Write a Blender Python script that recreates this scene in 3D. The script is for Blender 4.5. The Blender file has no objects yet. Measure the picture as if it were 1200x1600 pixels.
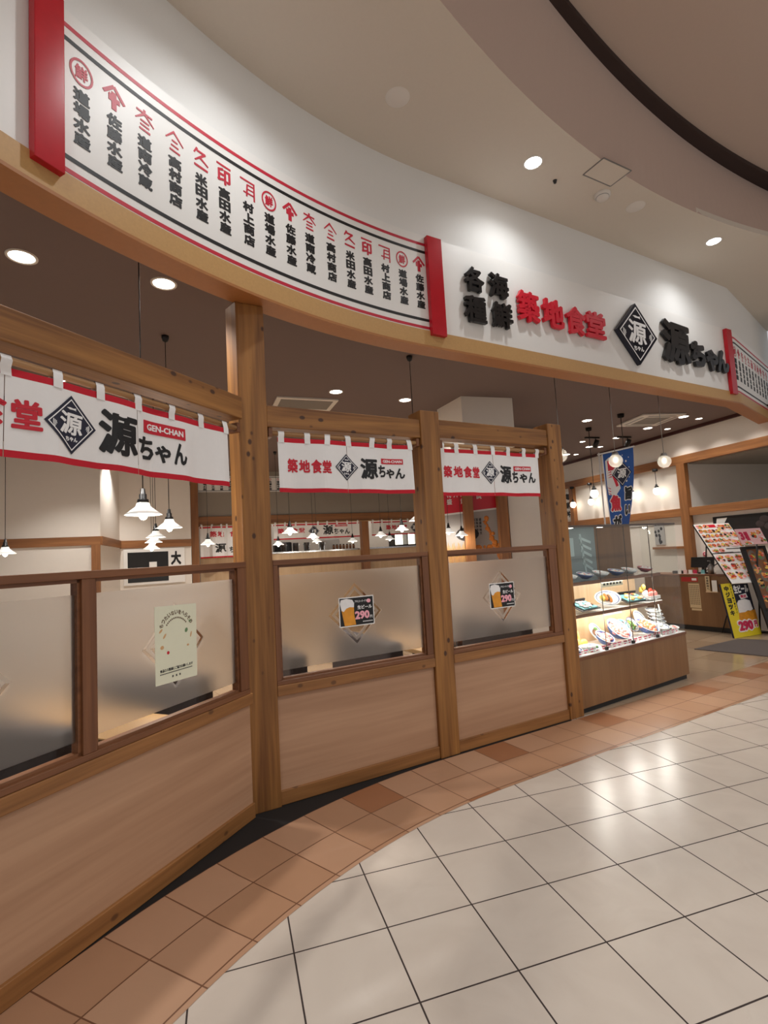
import bpy, math, random
from mathutils import Vector, Matrix
random.seed(7)
C = bpy.context.scene.collection
SC = bpy.context.scene
R = math.radians

# ------------------------------------------------------------------ camera, world, exposure
H_EYE = 1.604
PITCH, ROLL, FPX = 0.0800289, -0.0558283, 812.226
_cp, _sp = math.cos(PITCH), math.sin(PITCH)
_f = Vector((0, _cp, _sp)); _u0 = Vector((0, -_sp, _cp)); _r0 = Vector((1, 0, 0))
_c, _s = math.cos(ROLL), math.sin(ROLL)
_r = _r0 * _c + _u0 * _s
_u = -_r0 * _s + _u0 * _c
cam = bpy.data.cameras.new('camera')
cam.sensor_fit = 'VERTICAL'; cam.sensor_height = 36; cam.sensor_width = 27
cam.lens = FPX / 1600 * 36
cam.clip_start = 0.05; cam.clip_end = 100
camo = bpy.data.objects.new('camera', cam); C.objects.link(camo)
camo.matrix_world = Matrix(((_r.x, _u.x, -_f.x, 0), (_r.y, _u.y, -_f.y, 0), (_r.z, _u.z, -_f.z, H_EYE), (0, 0, 0, 1)))
SC.camera = camo

world = bpy.data.worlds.new('world'); SC.world = world; world.use_nodes = True
WB = world.node_tree.nodes['Background']
WB.inputs[0].default_value = (0.96, 0.97, 1.0, 1); WB.inputs[1].default_value = 0.42

SC.view_settings.view_transform = 'Standard'
SC.view_settings.look = 'None'
SC.view_settings.gamma = 1
SC.view_settings.use_curve_mapping = False
SC.view_settings.exposure = 0.12
SC.cycles.use_denoising = True
SC.cycles.max_bounces = 10
SC.cycles.transmission_bounces = 8
SC.cycles.transparent_max_bounces = 16
SC.cycles.caustics_reflective = False
SC.cycles.caustics_refractive = False
SC.cycles.blur_glossy = 0.5
SC.cycles.sample_clamp_indirect = 4
SC.cycles.sample_clamp_direct = 0

E_MALL = 36          # mall downlights
E_MALLFILL = 320       # added fill downlights, out of view behind the viewer
E_SHOP = 145           # shop downlights
E_PEND = 5            # pendant lamps
E_GLOBE = 0.4

# ------------------------------------------------------------------ materials
def lin(c):
    c = c / 255.0
    return c / 12.92 if c <= 0.04045 else ((c + 0.055) / 1.055) ** 2.4
def rgb(r, g, b): return (lin(r), lin(g), lin(b), 1)
MATS = {}
def newmat(name):
    m = bpy.data.materials.new(name); m.use_nodes = True
    nt = m.node_tree; b = nt.nodes['Principled BSDF']
    MATS[name] = m
    return m, nt, b
def mat(name, col, rough=0.5, metal=0.0, emit=None, estr=0.0, spec=0.5, noise=0.0, nscale=20, bump=0.0, coat=0.0):
    m, nt, b = newmat(name)
    b.inputs['Base Color'].default_value = col
    b.inputs['Roughness'].default_value = rough
    b.inputs['Metallic'].default_value = metal
    b.inputs['Specular IOR Level'].default_value = spec
    if coat: b.inputs['Coat Weight'].default_value = coat; b.inputs['Coat Roughness'].default_value = 0.08
    if emit is not None:
        b.inputs['Emission Color'].default_value = emit; b.inputs['Emission Strength'].default_value = estr
    if noise or bump:
        tc = nt.nodes.new('ShaderNodeTexCoord')
        n = nt.nodes.new('ShaderNodeTexNoise'); n.inputs['Scale'].default_value = nscale; n.inputs['Detail'].default_value = 4
        nt.links.new(tc.outputs['Object'], n.inputs['Vector'])
        if noise:
            mx = nt.nodes.new('ShaderNodeMix'); mx.data_type = 'RGBA'
            mx.inputs['A'].default_value = tuple(c * (1 - noise) for c in col[:3]) + (1,)
            mx.inputs['B'].default_value = tuple(min(1, c * (1 + noise)) for c in col[:3]) + (1,)
            nt.links.new(n.outputs['Fac'], mx.inputs['Factor']); nt.links.new(mx.outputs['Result'], b.inputs['Base Color'])
        if bump:
            bp = nt.nodes.new('ShaderNodeBump'); bp.inputs['Strength'].default_value = bump; bp.inputs['Distance'].default_value = 0.004
            nt.links.new(n.outputs['Fac'], bp.inputs['Height']); nt.links.new(bp.outputs['Normal'], b.inputs['Normal'])
    return m
def wood(name, c1, c2, axis='Z', rough=0.45, knots=0.0, fine=1.0, stretch=1.0):
    """long grain along one local axis, streaks and optional dark knots"""
    m, nt, b = newmat(name)
    tc = nt.nodes.new('ShaderNodeTexCoord')
    def mapped(across, along):
        mp = nt.nodes.new('ShaderNodeMapping')
        sc = [across] * 3; sc['XYZ'.index(axis)] = along
        mp.inputs['Scale'].default_value = sc
        nt.links.new(tc.outputs['Object'], mp.inputs['Vector']); return mp
    m1 = mapped(14 * fine, 0.9 * stretch); m2 = mapped(70 * fine, 2.2 * stretch)
    n1 = nt.nodes.new('ShaderNodeTexNoise'); n1.inputs['Scale'].default_value = 1; n1.inputs['Detail'].default_value = 3; n1.inputs['Distortion'].default_value = 0.6
    n2 = nt.nodes.new('ShaderNodeTexNoise'); n2.inputs['Scale'].default_value = 1; n2.inputs['Detail'].default_value = 5
    nt.links.new(m1.outputs[0], n1.inputs['Vector']); nt.links.new(m2.outputs[0], n2.inputs['Vector'])
    ad = nt.nodes.new('ShaderNodeMath'); ad.operation = 'MULTIPLY_ADD'; ad.inputs[1].default_value = 0.4
    nt.links.new(n2.outputs['Fac'], ad.inputs[0]); nt.links.new(n1.outputs['Fac'], ad.inputs[2])
    rp = nt.nodes.new('ShaderNodeValToRGB')
    rp.color_ramp.elements[0].position = 0.45; rp.color_ramp.elements[0].color = c2
    rp.color_ramp.elements[1].position = 0.95; rp.color_ramp.elements[1].color = c1
    nt.links.new(ad.outputs[0], rp.inputs['Fac'])
    out = rp.outputs['Color']
    if knots:
        m3 = mapped(9.0, 6.0)
        vo = nt.nodes.new('ShaderNodeTexVoronoi'); vo.inputs['Scale'].default_value = 1; vo.inputs['Randomness'].default_value = 1
        nt.links.new(m3.outputs[0], vo.inputs['Vector'])
        r2 = nt.nodes.new('ShaderNodeValToRGB')
        r2.color_ramp.elements[0].position = 0.10; r2.color_ramp.elements[0].color = (1, 1, 1, 1)
        r2.color_ramp.elements[1].position = 0.155; r2.color_ramp.elements[1].color = (0, 0, 0, 1)
        nt.links.new(vo.outputs['Distance'], r2.inputs['Fac'])
        mu = nt.nodes.new('ShaderNodeMath'); mu.operation = 'MULTIPLY'; mu.inputs[1].default_value = knots
        nt.links.new(r2.outputs['Color'], mu.inputs[0])
        mx = nt.nodes.new('ShaderNodeMix'); mx.data_type = 'RGBA'
        mx.inputs['B'].default_value = rgb(58, 30, 16)
        nt.links.new(mu.outputs[0], mx.inputs['Factor']); nt.links.new(out, mx.inputs['A']); out = mx.outputs['Result']
    nt.links.new(out, b.inputs['Base Color'])
    b.inputs['Roughness'].default_value = rough
    bp = nt.nodes.new('ShaderNodeBump'); bp.inputs['Strength'].default_value = 0.12; bp.inputs['Distance'].default_value = 0.003
    nt.links.new(n2.outputs['Fac'], bp.inputs['Height']); nt.links.new(bp.outputs['Normal'], b.inputs['Normal'])
    return m
WOODC = (rgb(168, 116, 58), rgb(108, 66, 28))
for ax in 'XYZ': wood('post_wood_' + ax, WOODC[0], WOODC[1], ax, 0.5, 0.9)
for ax in 'XZ': wood('frame_wood_' + ax, rgb(136, 88, 54), rgb(98, 58, 34), ax, 0.42)
wood('sill_wood_X', rgb(166, 114, 64), rgb(118, 76, 38), 'X', 0.45, 0.6)
wood('beam_wood_X', rgb(164, 110, 64), rgb(124, 78, 42), 'X', 0.5)
wood('beam_wood_Z', rgb(164, 110, 64), rgb(124, 78, 42), 'Z', 0.5)
wood('oak_panel_X', rgb(192, 152, 120), rgb(170, 130, 100), 'X', 0.4, 0, 0.6, 0.6)
wood('oak_panel_Z', rgb(138, 101, 64), rgb(118, 82, 48), 'Z', 0.4, 0, 0.6, 0.6)
wood('pale_oak_Z', rgb(226, 196, 158), rgb(206, 172, 132), 'Z', 0.45, 0, 0.6, 0.6)
wood('rod_wood_X', rgb(190, 150, 105), rgb(160, 118, 76), 'X', 0.5)
mat('fascia_wood', rgb(194, 152, 96), 0.5, noise=0.10, nscale=60, bump=0.05)
mat('soffit_wood', rgb(170, 112, 62), 0.5, noise=0.08, nscale=30)
mat('plaster_white', rgb(234, 233, 230), 0.85, noise=0.015, nscale=90, bump=0.12)
mat('board_white', rgb(238, 236, 232), 0.45, noise=0.01, nscale=40)
mat('interior_white', rgb(232, 224, 214), 0.8, noise=0.02, nscale=12)
mat('mall_ceiling', rgb(214, 205, 192), 0.9, noise=0.02, nscale=50, bump=0.06)
mat('drum_paint', rgb(198, 176, 164), 0.9, noise=0.02, nscale=50)
mat('upper_ceiling', rgb(196, 178, 166), 0.9, noise=0.02, nscale=30)
mat('band_dark', rgb(46, 28, 24), 0.6)
mat('shop_ceiling', rgb(122, 106, 102), 0.9, noise=0.02, nscale=20)
mat('crown_dark', rgb(70, 26, 20), 0.5)
mat('dim_wall', rgb(150, 140, 128), 0.9, noise=0.03, nscale=8)
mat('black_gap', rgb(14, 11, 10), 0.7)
mat('toe_black', rgb(10, 9, 9), 0.5)
mat('lacquer_red', rgb(186, 14, 34), 0.22, noise=0.12, nscale=14, bump=0.03)
mat('paint_red', rgb(196, 34, 58), 0.5)
mat('sign_red', rgb(214, 30, 52), 0.35)
mat('cloth_white', rgb(240, 238, 236), 0.85, noise=0.02, nscale=35, bump=0.1)
mat('cloth_red', rgb(196, 18, 40), 0.8, noise=0.06, nscale=60)
mat('ink_black', rgb(18, 17, 18), 0.55)
mat('sign_black', rgb(24, 23, 24), 0.3)
mat('ink_navy', rgb(26, 28, 50), 0.6)
mat('sign_navy', rgb(22, 24, 44), 0.3)
mat('ink_red', rgb(200, 26, 46), 0.6)
mat('ink_white', rgb(244, 243, 242), 0.6)
mat('metal_black', rgb(22, 20, 20), 0.4)
mat('metal_grey', rgb(150, 148, 146), 0.3, 0.9)
mat('steel', rgb(190, 190, 190), 0.22, 1.0)
mat('white_plastic', rgb(226, 220, 212), 0.5)
mat('paper_cream', rgb(232, 232, 206), 0.7, noise=0.02, nscale=30)
mat('paper_white', rgb(240, 238, 234), 0.6)
mat('paper_tan', rgb(214, 190, 150), 0.7)
mat('carpet_grey', rgb(84, 74, 70), 0.95, noise=0.2, nscale=160, bump=0.4)
mat('glow_warm', rgb(255, 244, 226), 0.5, emit=(1, 0.95, 0.86, 1), estr=14)
mat('glow_cool', rgb(255, 255, 255), 0.5, emit=(1, 0.98, 0.95, 1), estr=26)
mat('bulb_glow', rgb(255, 246, 230), 0.5, emit=(1, 0.93, 0.8, 1), estr=5)
mat('bulb_dim', rgb(255, 240, 214), 0.5, emit=(1, 0.9, 0.74, 1), estr=2.5)
mat('shade_white', rgb(250, 248, 242), 0.25, emit=(1, 0.97, 0.9, 1), estr=0.32)
mat('case_light', rgb(255, 255, 255), 0.5, emit=(1, 0.95, 0.88, 1), estr=16)
mat('seat_dark', rgb(60, 50, 50), 0.6, noise=0.1, nscale=12)
mat('table_top', rgb(210, 166, 112), 0.35, noise=0.08, nscale=6)
mat('screen_black', rgb(12, 13, 15), 0.25)

def glass_mat(name, tint, rough=0.0, refl=1.0):
    m, nt, b = newmat(name); nt.nodes.remove(b)
    out = nt.nodes['Material Output']
    tr = nt.nodes.new('ShaderNodeBsdfTransparent'); tr.inputs[0].default_value = tint
    gl = nt.nodes.new('ShaderNodeBsdfGlossy'); gl.inputs['Roughness'].default_value = rough
    fr = nt.nodes.new('ShaderNodeFresnel'); fr.inputs['IOR'].default_value = 1.45
    mu = nt.nodes.new('ShaderNodeMath'); mu.operation = 'MULTIPLY'; mu.inputs[1].default_value = refl
    mx = nt.nodes.new('ShaderNodeMixShader')
    ge = nt.nodes.new('ShaderNodeNewGeometry'); ft = nt.nodes.new('ShaderNodeMath'); ft.operation = 'SUBTRACT'; ft.inputs[0].default_value = 1
    m2 = nt.nodes.new('ShaderNodeMath'); m2.operation = 'MULTIPLY'
    nt.links.new(ge.outputs['Backfacing'], ft.inputs[1]); nt.links.new(ft.outputs[0], m2.inputs[0]); nt.links.new(mu.outputs[0], m2.inputs[1])
    nt.links.new(fr.outputs[0], mu.inputs[0]); nt.links.new(m2.outputs[0], mx.inputs[0])
    nt.links.new(tr.outputs[0], mx.inputs[1]); nt.links.new(gl.outputs[0], mx.inputs[2])
    nt.links.new(mx.outputs[0], out.inputs['Surface'])
    return m
glass_mat('glass_clear', (0.97, 0.98, 0.97, 1))
glass_mat('glass_globe', (0.93, 0.93, 0.90, 1), 0.02, 1.6)
_g = MATS['glass_globe'].node_tree; _d = _g.nodes.new('ShaderNodeBsdfTranslucent'); _d.inputs[0].default_value = (0.95, 0.93, 0.88, 1)
_m = _g.nodes.new('ShaderNodeMixShader'); _m.inputs[0].default_value = 0.28
_o = _g.nodes['Material Output']; _l = _o.inputs['Surface'].links[0].from_socket
_g.links.new(_l, _m.inputs[1]); _g.links.new(_d.outputs[0], _m.inputs[2]); _g.links.new(_m.outputs[0], _o.inputs['Surface'])
mat('frame_dark', rgb(88, 74, 64), 0.4)
mat('reflection_pale', rgb(182, 200, 200), 0.5)  # pale parts of the reflection painted inside the showcase

def frosted_mat(name, aw, ah, ztop, zbot):
    """etched film: clear strips at top and bottom edge and a clear diamond with a double outline (local x, z)"""
    m, nt, b = newmat(name); nt.nodes.remove(b); out = nt.nodes['Material Output']
    N = nt.nodes.new; L = nt.links.new
    def M(op, a, bb=None, c=None):
        n = N('ShaderNodeMath'); n.operation = op
        for i, v in enumerate((a, bb, c)):
            if v is None: continue
            if isinstance(v, (int, float)): n.inputs[i].default_value = v
            else: L(v, n.inputs[i])
        return n.outputs[0]
    tc = N('ShaderNodeTexCoord'); sp = N('ShaderNodeSeparateXYZ'); L(tc.outputs['Object'], sp.inputs[0])
    x, z = sp.outputs['X'], sp.outputs['Z']
    d = M('ADD', M('DIVIDE', M('ABSOLUTE', x), aw), M('DIVIDE', M('ABSOLUTE', z), ah))
    inner = M('LESS_THAN', d, 0.76)
    ring = M('MULTIPLY', M('GREATER_THAN', d, 0.88), M('LESS_THAN', d, 1.0))
    clear = M('MAXIMUM', M('MAXIMUM', inner, ring), M('MAXIMUM', M('GREATER_THAN', z, ztop), M('LESS_THAN', z, zbot)))
    fro = N('ShaderNodeBsdfRefraction'); fro.inputs['IOR'].default_value = 1.35; fro.inputs['Roughness'].default_value = 0.38
    fro.inputs[0].default_value = (0.97, 0.95, 0.93, 1)
    tl = N('ShaderNodeBsdfTranslucent'); tl.inputs[0].default_value = (0.92, 0.90, 0.88, 1)
    m1 = N('ShaderNodeMixShader'); m1.inputs[0].default_value = 0.18
    L(fro.outputs[0], m1.inputs[1]); L(tl.outputs[0], m1.inputs[2])
    gs = N('ShaderNodeBsdfGlossy'); gs.inputs['Roughness'].default_value = 0.12
    fr0 = N('ShaderNodeFresnel'); fr0.inputs['IOR'].default_value = 1.3
    ge = N('ShaderNodeNewGeometry')
    class fr: outputs = [M('MULTIPLY', fr0.outputs[0], M('SUBTRACT', 1.0, ge.outputs['Backfacing']))]
    m2 = N('ShaderNodeMixShader'); L(fr.outputs[0], m2.inputs[0]); L(m1.outputs[0], m2.inputs[1]); L(gs.outputs[0], m2.inputs[2])
    tr = N('ShaderNodeBsdfTransparent'); tr.inputs[0].default_value = (0.96, 0.95, 0.94, 1)
    g2 = N('ShaderNodeBsdfGlossy'); g2.inputs['Roughness'].default_value = 0.0
    m3 = N('ShaderNodeMixShader'); L(fr.outputs[0], m3.inputs[0]); L(tr.outputs[0], m3.inputs[1]); L(g2.outputs[0], m3.inputs[2])
    mx = N('ShaderNodeMixShader'); L(clear, mx.inputs[0]); L(m2.outputs[0], mx.inputs[1]); L(m3.outputs[0], mx.inputs[2])
    L(mx.outputs[0], out.inputs['Surface'])
    return m
frosted_mat('frosted_glass', 0.217, 0.222, 0.315, -0.325)

def tile_floor_mat():
    m, nt, b = newmat('mall_tiles'); N = nt.nodes.new; L = nt.links.new
    def M(op, a, bb=None, c=None):
        n = N('ShaderNodeMath'); n.operation = op
        for i, v in enumerate((a, bb, c)):
            if v is None: continue
            if isinstance(v, (int, float)): n.inputs[i].default_value = v
            else: L(v, n.inputs[i])
        return n.outputs[0]
    tc = N('ShaderNodeTexCoord'); mp = N('ShaderNodeMapping'); mp.vector_type = 'TEXTURE'
    mp.inputs['Location'].default_value = (0.03126, 1.99329, 0)
    mp.inputs['Rotation'].default_value = (0, 0, R(16.90686)); mp.inputs['Scale'].default_value = (0.39986,) * 3
    L(tc.outputs['Object'], mp.inputs[0])
    sp = N('ShaderNodeSeparateXYZ'); L(mp.outputs[0], sp.inputs[0])
    lines = []
    for ax in ('X', 'Y'):
        fr = M('FRACT', sp.outputs[ax]); lines.append(M('MINIMUM', fr, M('SUBTRACT', 1.0, fr)))
    dist = M('MINIMUM', lines[0], lines[1])
    grout = M('LESS_THAN', dist, 0.0085)
    cx = N('ShaderNodeCombineXYZ'); L(M('FLOOR', sp.outputs['X']), cx.inputs[0]); L(M('FLOOR', sp.outputs['Y']), cx.inputs[1])
    wn = N('ShaderNodeTexWhiteNoise'); wn.noise_dimensions = '2D'; L(cx.outputs[0], wn.inputs['Vector'])
    # marble clouding offset per tile
    ofs = N('ShaderNodeVectorMath'); ofs.operation = 'MULTIPLY_ADD'; ofs.inputs[1].default_value = (7, 5, 3)
    L(wn.outputs['Color'], ofs.inputs[0]); L(tc.outputs['Object'], ofs.inputs[2])
    n1 = N('ShaderNodeTexNoise'); n1.inputs['Scale'].default_value = 3.0; n1.inputs['Detail'].default_value = 6; n1.inputs['Distortion'].default_value = 1.5
    L(ofs.outputs[0], n1.inputs['Vector'])
    rp = N('ShaderNodeValToRGB')
    rp.color_ramp.elements[0].position = 0.25; rp.color_ramp.elements[0].color = rgb(200, 187, 173)
    rp.color_ramp.elements[1].position = 0.75; rp.color_ramp.elements[1].color = rgb(209, 197, 183)
    L(n1.outputs['Fac'], rp.inputs['Fac'])
    # scuffs
    n3 = N('ShaderNodeTexNoise'); n3.inputs['Scale'].default_value = 9; n3.inputs['Detail'].default_value = 3; n3.inputs['Distortion'].default_value = 2
    L(tc.outputs['Object'], n3.inputs['Vector'])
    scf = N('ShaderNodeValToRGB'); scf.color_ramp.elements[0].position = 0.70; scf.color_ramp.elements[0].color = (0, 0, 0, 1)
    scf.color_ramp.elements[1].position = 0.80; scf.color_ramp.elements[1].color = (0.10, 0.10, 0.10, 1)
    L(n3.outputs['Fac'], scf.inputs['Fac'])
    mx0 = N('ShaderNodeMix'); mx0.data_type = 'RGBA'; mx0.inputs['B'].default_value = rgb(150, 132, 114)
    L(scf.outputs['Color'], mx0.inputs['Factor']); L(rp.outputs['Color'], mx0.inputs['A'])
    mx = N('ShaderNodeMix'); mx.data_type = 'RGBA'; mx.inputs['B'].default_value = rgb(48, 34, 28)
    L(grout, mx.inputs['Factor']); L(mx0.outputs['Result'], mx.inputs['A']); L(mx.outputs['Result'], b.inputs['Base Color'])
    n2 = N('ShaderNodeTexNoise'); n2.inputs['Scale'].default_value = 6; n2.inputs['Detail'].default_value = 3
    L(tc.outputs['Object'], n2.inputs['Vector'])
    rg = M('MULTIPLY_ADD', n2.outputs['Fac'], 0.04, 0.23)
    L(M('ADD', rg, M('MULTIPLY', grout, 0.5)), b.inputs['Roughness'])
    bp = N('ShaderNodeBump'); bp.inputs['Strength'].default_value = 0.25; bp.inputs['Distance'].default_value = 0.002
    L(M('SUBTRACT', 1.0, grout), bp.inputs['Height']); L(bp.outputs['Normal'], b.inputs['Normal'])
tile_floor_mat()
def band_mat(name, cols, rough, grout_c, gw=0.012):
    """square tiles laid along the wall: UV is in tile units"""
    m, nt, b = newmat(name); N = nt.nodes.new; L = nt.links.new
    def M(op, a, bb=None):
        n = N('ShaderNodeMath'); n.operation = op
        for i, v in enumerate((a, bb)):
            if v is None: continue
            if isinstance(v, (int, float)): n.inputs[i].default_value = v
            else: L(v, n.inputs[i])
        return n.outputs[0]
    uv = N('ShaderNodeUVMap'); sp = N('ShaderNodeSeparateXYZ'); L(uv.outputs[0], sp.inputs[0])
    ls = []
    for ax in ('X', 'Y'):
        fr = M('FRACT', sp.outputs[ax]); ls.append(M('MINIMUM', fr, M('SUBTRACT', 1.0, fr)))
    g = M('LESS_THAN', M('MINIMUM', ls[0], ls[1]), gw)
    cx = N('ShaderNodeCombineXYZ'); L(M('FLOOR', sp.outputs['X']), cx.inputs[0]); L(M('FLOOR', sp.outputs['Y']), cx.inputs[1])
    wn = N('ShaderNodeTexWhiteNoise'); wn.noise_dimensions = '2D'; L(cx.outputs[0], wn.inputs['Vector'])
    rp = N('ShaderNodeValToRGB'); rp.color_ramp.interpolation = 'CONSTANT'
    els = rp.color_ramp.elements
    for i, (p, c) in enumerate(cols):
        e = els[i] if i < 2 else els.new(p)
        e.position = p; e.color = c
    L(wn.outputs['Value'], rp.inputs['Fac'])
    tc = N('ShaderNodeTexCoord')
    n1 = N('ShaderNodeTexNoise'); n1.inputs['Scale'].default_value = 7; n1.inputs['Detail'].default_value = 5
    L(tc.outputs['Object'], n1.inputs['Vector'])
    mv = N('ShaderNodeMix'); mv.data_type = 'RGBA'; mv.blend_type = 'MULTIPLY'; mv.inputs['Factor'].default_value = 0.35
    L(rp.outputs['Color'], mv.inputs['A']); L(n1.outputs['Color'], mv.inputs['B'])
    hs = N('ShaderNodeHueSaturation'); hs.inputs['Saturation'].default_value = 1.0; hs.inputs['Value'].default_value = 1.2
    rr = N('ShaderNodeValToRGB'); rr.color_ramp.elements[0].color = (.8, .8, .8, 1); rr.color_ramp.elements[1].color = (1, 1, 1, 1)
    L(n1.outputs['Fac'], rr.inputs['Fac']); L(rr.outputs['Color'], mv.inputs['B'])
    mx = N('ShaderNodeMix'); mx.data_type = 'RGBA'; mx.inputs['B'].default_value = grout_c
    L(g, mx.inputs['Factor']); L(mv.outputs['Result'], mx.inputs['A']); L(mx.outputs['Result'], b.inputs['Base Color'])
    b.inputs['Roughness'].default_value = rough
band_mat('terracotta_tiles', [(0.0, rgb(182, 141, 111)), (0.42, rgb(174, 132, 101)), (0.72, rgb(188, 148, 118)), (0.86, rgb(156, 104, 70))], 0.32, rgb(112, 74, 52))
band_mat('shop_floor_tiles', [(0.0, rgb(172, 148, 122)), (0.5, rgb(164, 140, 114)), (0.8, rgb(180, 156, 130))], 0.14, rgb(140, 112, 88), 0.006)

# ------------------------------------------------------------------ geometry helpers
class MB:
    def __init__(s): s.v = []; s.f = []; s.sm = []; s.uv = None
    def add(s, vs, fs, smooth=False):
        o = len(s.v); s.v += [tuple(p) for p in vs]
        for f in fs: s.f.append(tuple(i + o for i in f)); s.sm.append(smooth)
        return s
    def box(s, x0, x1, y0, y1, z0, z1):
        return s.add([(x0, y0, z0), (x1, y0, z0), (x1, y1, z0), (x0, y1, z0), (x0, y0, z1), (x1, y0, z1), (x1, y1, z1), (x0, y1, z1)],
                     [(0, 3, 2, 1), (4, 5, 6, 7), (0, 1, 5, 4), (1, 2, 6, 5), (2, 3, 7, 6), (3, 0, 4, 7)])
    def mbox(s, m, x0, x1, y0, y1, z0, z1):
        t = MB().box(x0, x1, y0, y1, z0, z1)
        return s.add([m @ Vector(p) for p in t.v], t.f)
    def prism(s, poly, z0, z1):
        n = len(poly)
        vs = [(p[0], p[1], z0) for p in poly] + [(p[0], p[1], z1) for p in poly]
        fs = [tuple(range(n - 1, -1, -1)), tuple(range(n, 2 * n))] + [(i, (i + 1) % n, n + (i + 1) % n, n + i) for i in range(n)]
        return s.add(vs, fs)
    def lathe(s, prof, c=(0, 0, 0), n=24, m=None, smooth=True):
        vs = []; fs = []
        for r, z in prof:
            for k in range(n):
                a = 2 * math.pi * k / n; p = Vector((c[0] + r * math.cos(a), c[1] + r * math.sin(a), c[2] + z))
                vs.append(m @ p if m else p)
        for i in range(len(prof) - 1):
            for k in range(n):
                k2 = (k + 1) % n
                fs.append((i * n + k, i * n + k2, (i + 1) * n + k2, (i + 1) * n + k))
        return s.add(vs, fs, smooth)
    def disc(s, r, c, n=24, up=True, m=None):
        vs = [Vector((c[0] + r * math.cos(2 * math.pi * k / n), c[1] + r * math.sin(2 * math.pi * k / n), c[2])) for k in range(n)]
        if m: vs = [m @ p for p in vs]
        return s.add(vs, [tuple(range(n)) if up else tuple(range(n - 1, -1, -1))])
    def ball(s, c, r, nu=14, nv=9, m=None):
        rx, ry, rz = (r, r, r) if isinstance(r, (int, float)) else r
        vs = []; fs = []
        for j in range(nv + 1):
            t = math.pi * j / nv
            for k in range(nu):
                a = 2 * math.pi * k / nu
                p = Vector((c[0] + rx * math.sin(t) * math.cos(a), c[1] + ry * math.sin(t) * math.sin(a), c[2] - rz * math.cos(t)))
                vs.append(m @ p if m else p)
        for j in range(nv):
            for k in range(nu):
                k2 = (k + 1) % nu
                fs.append((j * nu + k, j * nu + k2, (j + 1) * nu + k2, (j + 1) * nu + k))
        return s.add(vs, fs, True)
    def tube(s, pts, r, n=8):
        pts = [Vector(p) for p in pts]; vs = []; fs = []
        for i, p in enumerate(pts):
            d = (pts[min(i + 1, len(pts) - 1)] - pts[max(i - 1, 0)]).normalized()
            a = d.orthogonal().normalized() if i == 0 else (prev - d * prev.dot(d)).normalized()
            prev = a; b = d.cross(a)
            for k in range(n):
                t = 2 * math.pi * k / n; vs.append(p + (a * math.cos(t) + b * math.sin(t)) * r)
        for i in range(len(pts) - 1):
            for k in range(n):
                k2 = (k + 1) % n
                fs.append((i * n + k, i * n + k2, (i + 1) * n + k2, (i + 1) * n + k))
        fs.append(tuple(range(n - 1, -1, -1))); fs.append(tuple((len(pts) - 1) * n + k for k in range(n)))
        return s.add(vs, fs, True)
    def plate(s, poly, fn, d0=0.0, d1=0.002, div=0):
        """flat 2-D outline (x,z) mapped through fn(x,z,d) as a thin solid"""
        P = []
        n0 = len(poly)
        for i in range(n0):
            a, b = poly[i], poly[(i + 1) % n0]
            for k in range(div + 1):
                t = k / (div + 1); P.append((a[0] + (b[0] - a[0]) * t, a[1] + (b[1] - a[1]) * t))
        n = len(P)
        vs = [fn(x, z, d1) for x, z in P] + [fn(x, z, d0) for x, z in P]
        fs = [tuple(range(n))] + [(i, n + i, n + (i + 1) % n, (i + 1) % n) for i in range(n)]
        return s.add(vs, fs)
    def band(s, x0, x1, z0, z1, fn, d0=0.0, d1=0.002, nx=1, nz=1):
        """rectangle subdivided so that it follows a curved fn"""
        vs = []; fs = []
        for d in (d1, d0):
            for i in range(nx + 1):
                for j in range(nz + 1):
                    vs.append(fn(x0 + (x1 - x0) * i / nx, z0 + (z1 - z0) * j / nz, d))
        k = nz + 1; o = (nx + 1) * k
        for i in range(nx):
            for j in range(nz):
                a = i * k + j; fs.append((a, a + k, a + k + 1, a + 1)); fs.append((o + a, o + a + 1, o + a + k + 1, o + a + k))
            a = i * k; fs.append((a, o + a, o + a + k, a + k)); b = a + nz; fs.append((b, b + k, o + b + k, o + b))
        for j in range(nz):
            a = j; fs.append((a, a + 1, o + a + 1, o + a)); b = nx * k + j; fs.append((b, o + b, o + b + 1, b + 1))
        return s.add(vs, fs)
    def build(s, name, m, parent=None, loc=None, kind=None, bevel=0.0, world=False):
        me = bpy.data.meshes.new(name)
        vs = s.v
        if world and parent is not None:
            inv = parent_matrix(parent).inverted(); vs = [inv @ Vector(p) for p in vs]
        if loc is not None: vs = [(p[0] - loc[0], p[1] - loc[1], p[2] - loc[2]) for p in vs]
        me.from_pydata([tuple(p) for p in vs], [], s.f)
        me.polygons.foreach_set('use_smooth', s.sm)
        if s.uv:
            ul = me.uv_layers.new(name='UVMap')
            for lp in me.loops: ul.data[lp.index].uv = s.uv[lp.vertex_index]
        me.materials.append(MATS[m] if isinstance(m, str) else m)
        me.update()
        o = bpy.data.objects.new(name, me); C.objects.link(o)
        if loc is not None: o.location = loc
        if parent is not None: o.parent = parent
        if kind: o['kind'] = kind
        if bevel:
            bv = o.modifiers.new('bevel', 'BEVEL'); bv.width = bevel; bv.segments = 2; bv.limit_method = 'ANGLE'
        return o
def parent_matrix(p):
    m = Matrix.Translation(p.location) @ p.rotation_euler.to_matrix().to_4x4()
    return parent_matrix(p.parent) @ m if p.parent else m
def tag(o, label, cat, group=None, kind=None):
    if label: o['label'] = label
    if cat: o['category'] = cat
    if group: o['group'] = group
    if kind: o['kind'] = kind
    return o
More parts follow.
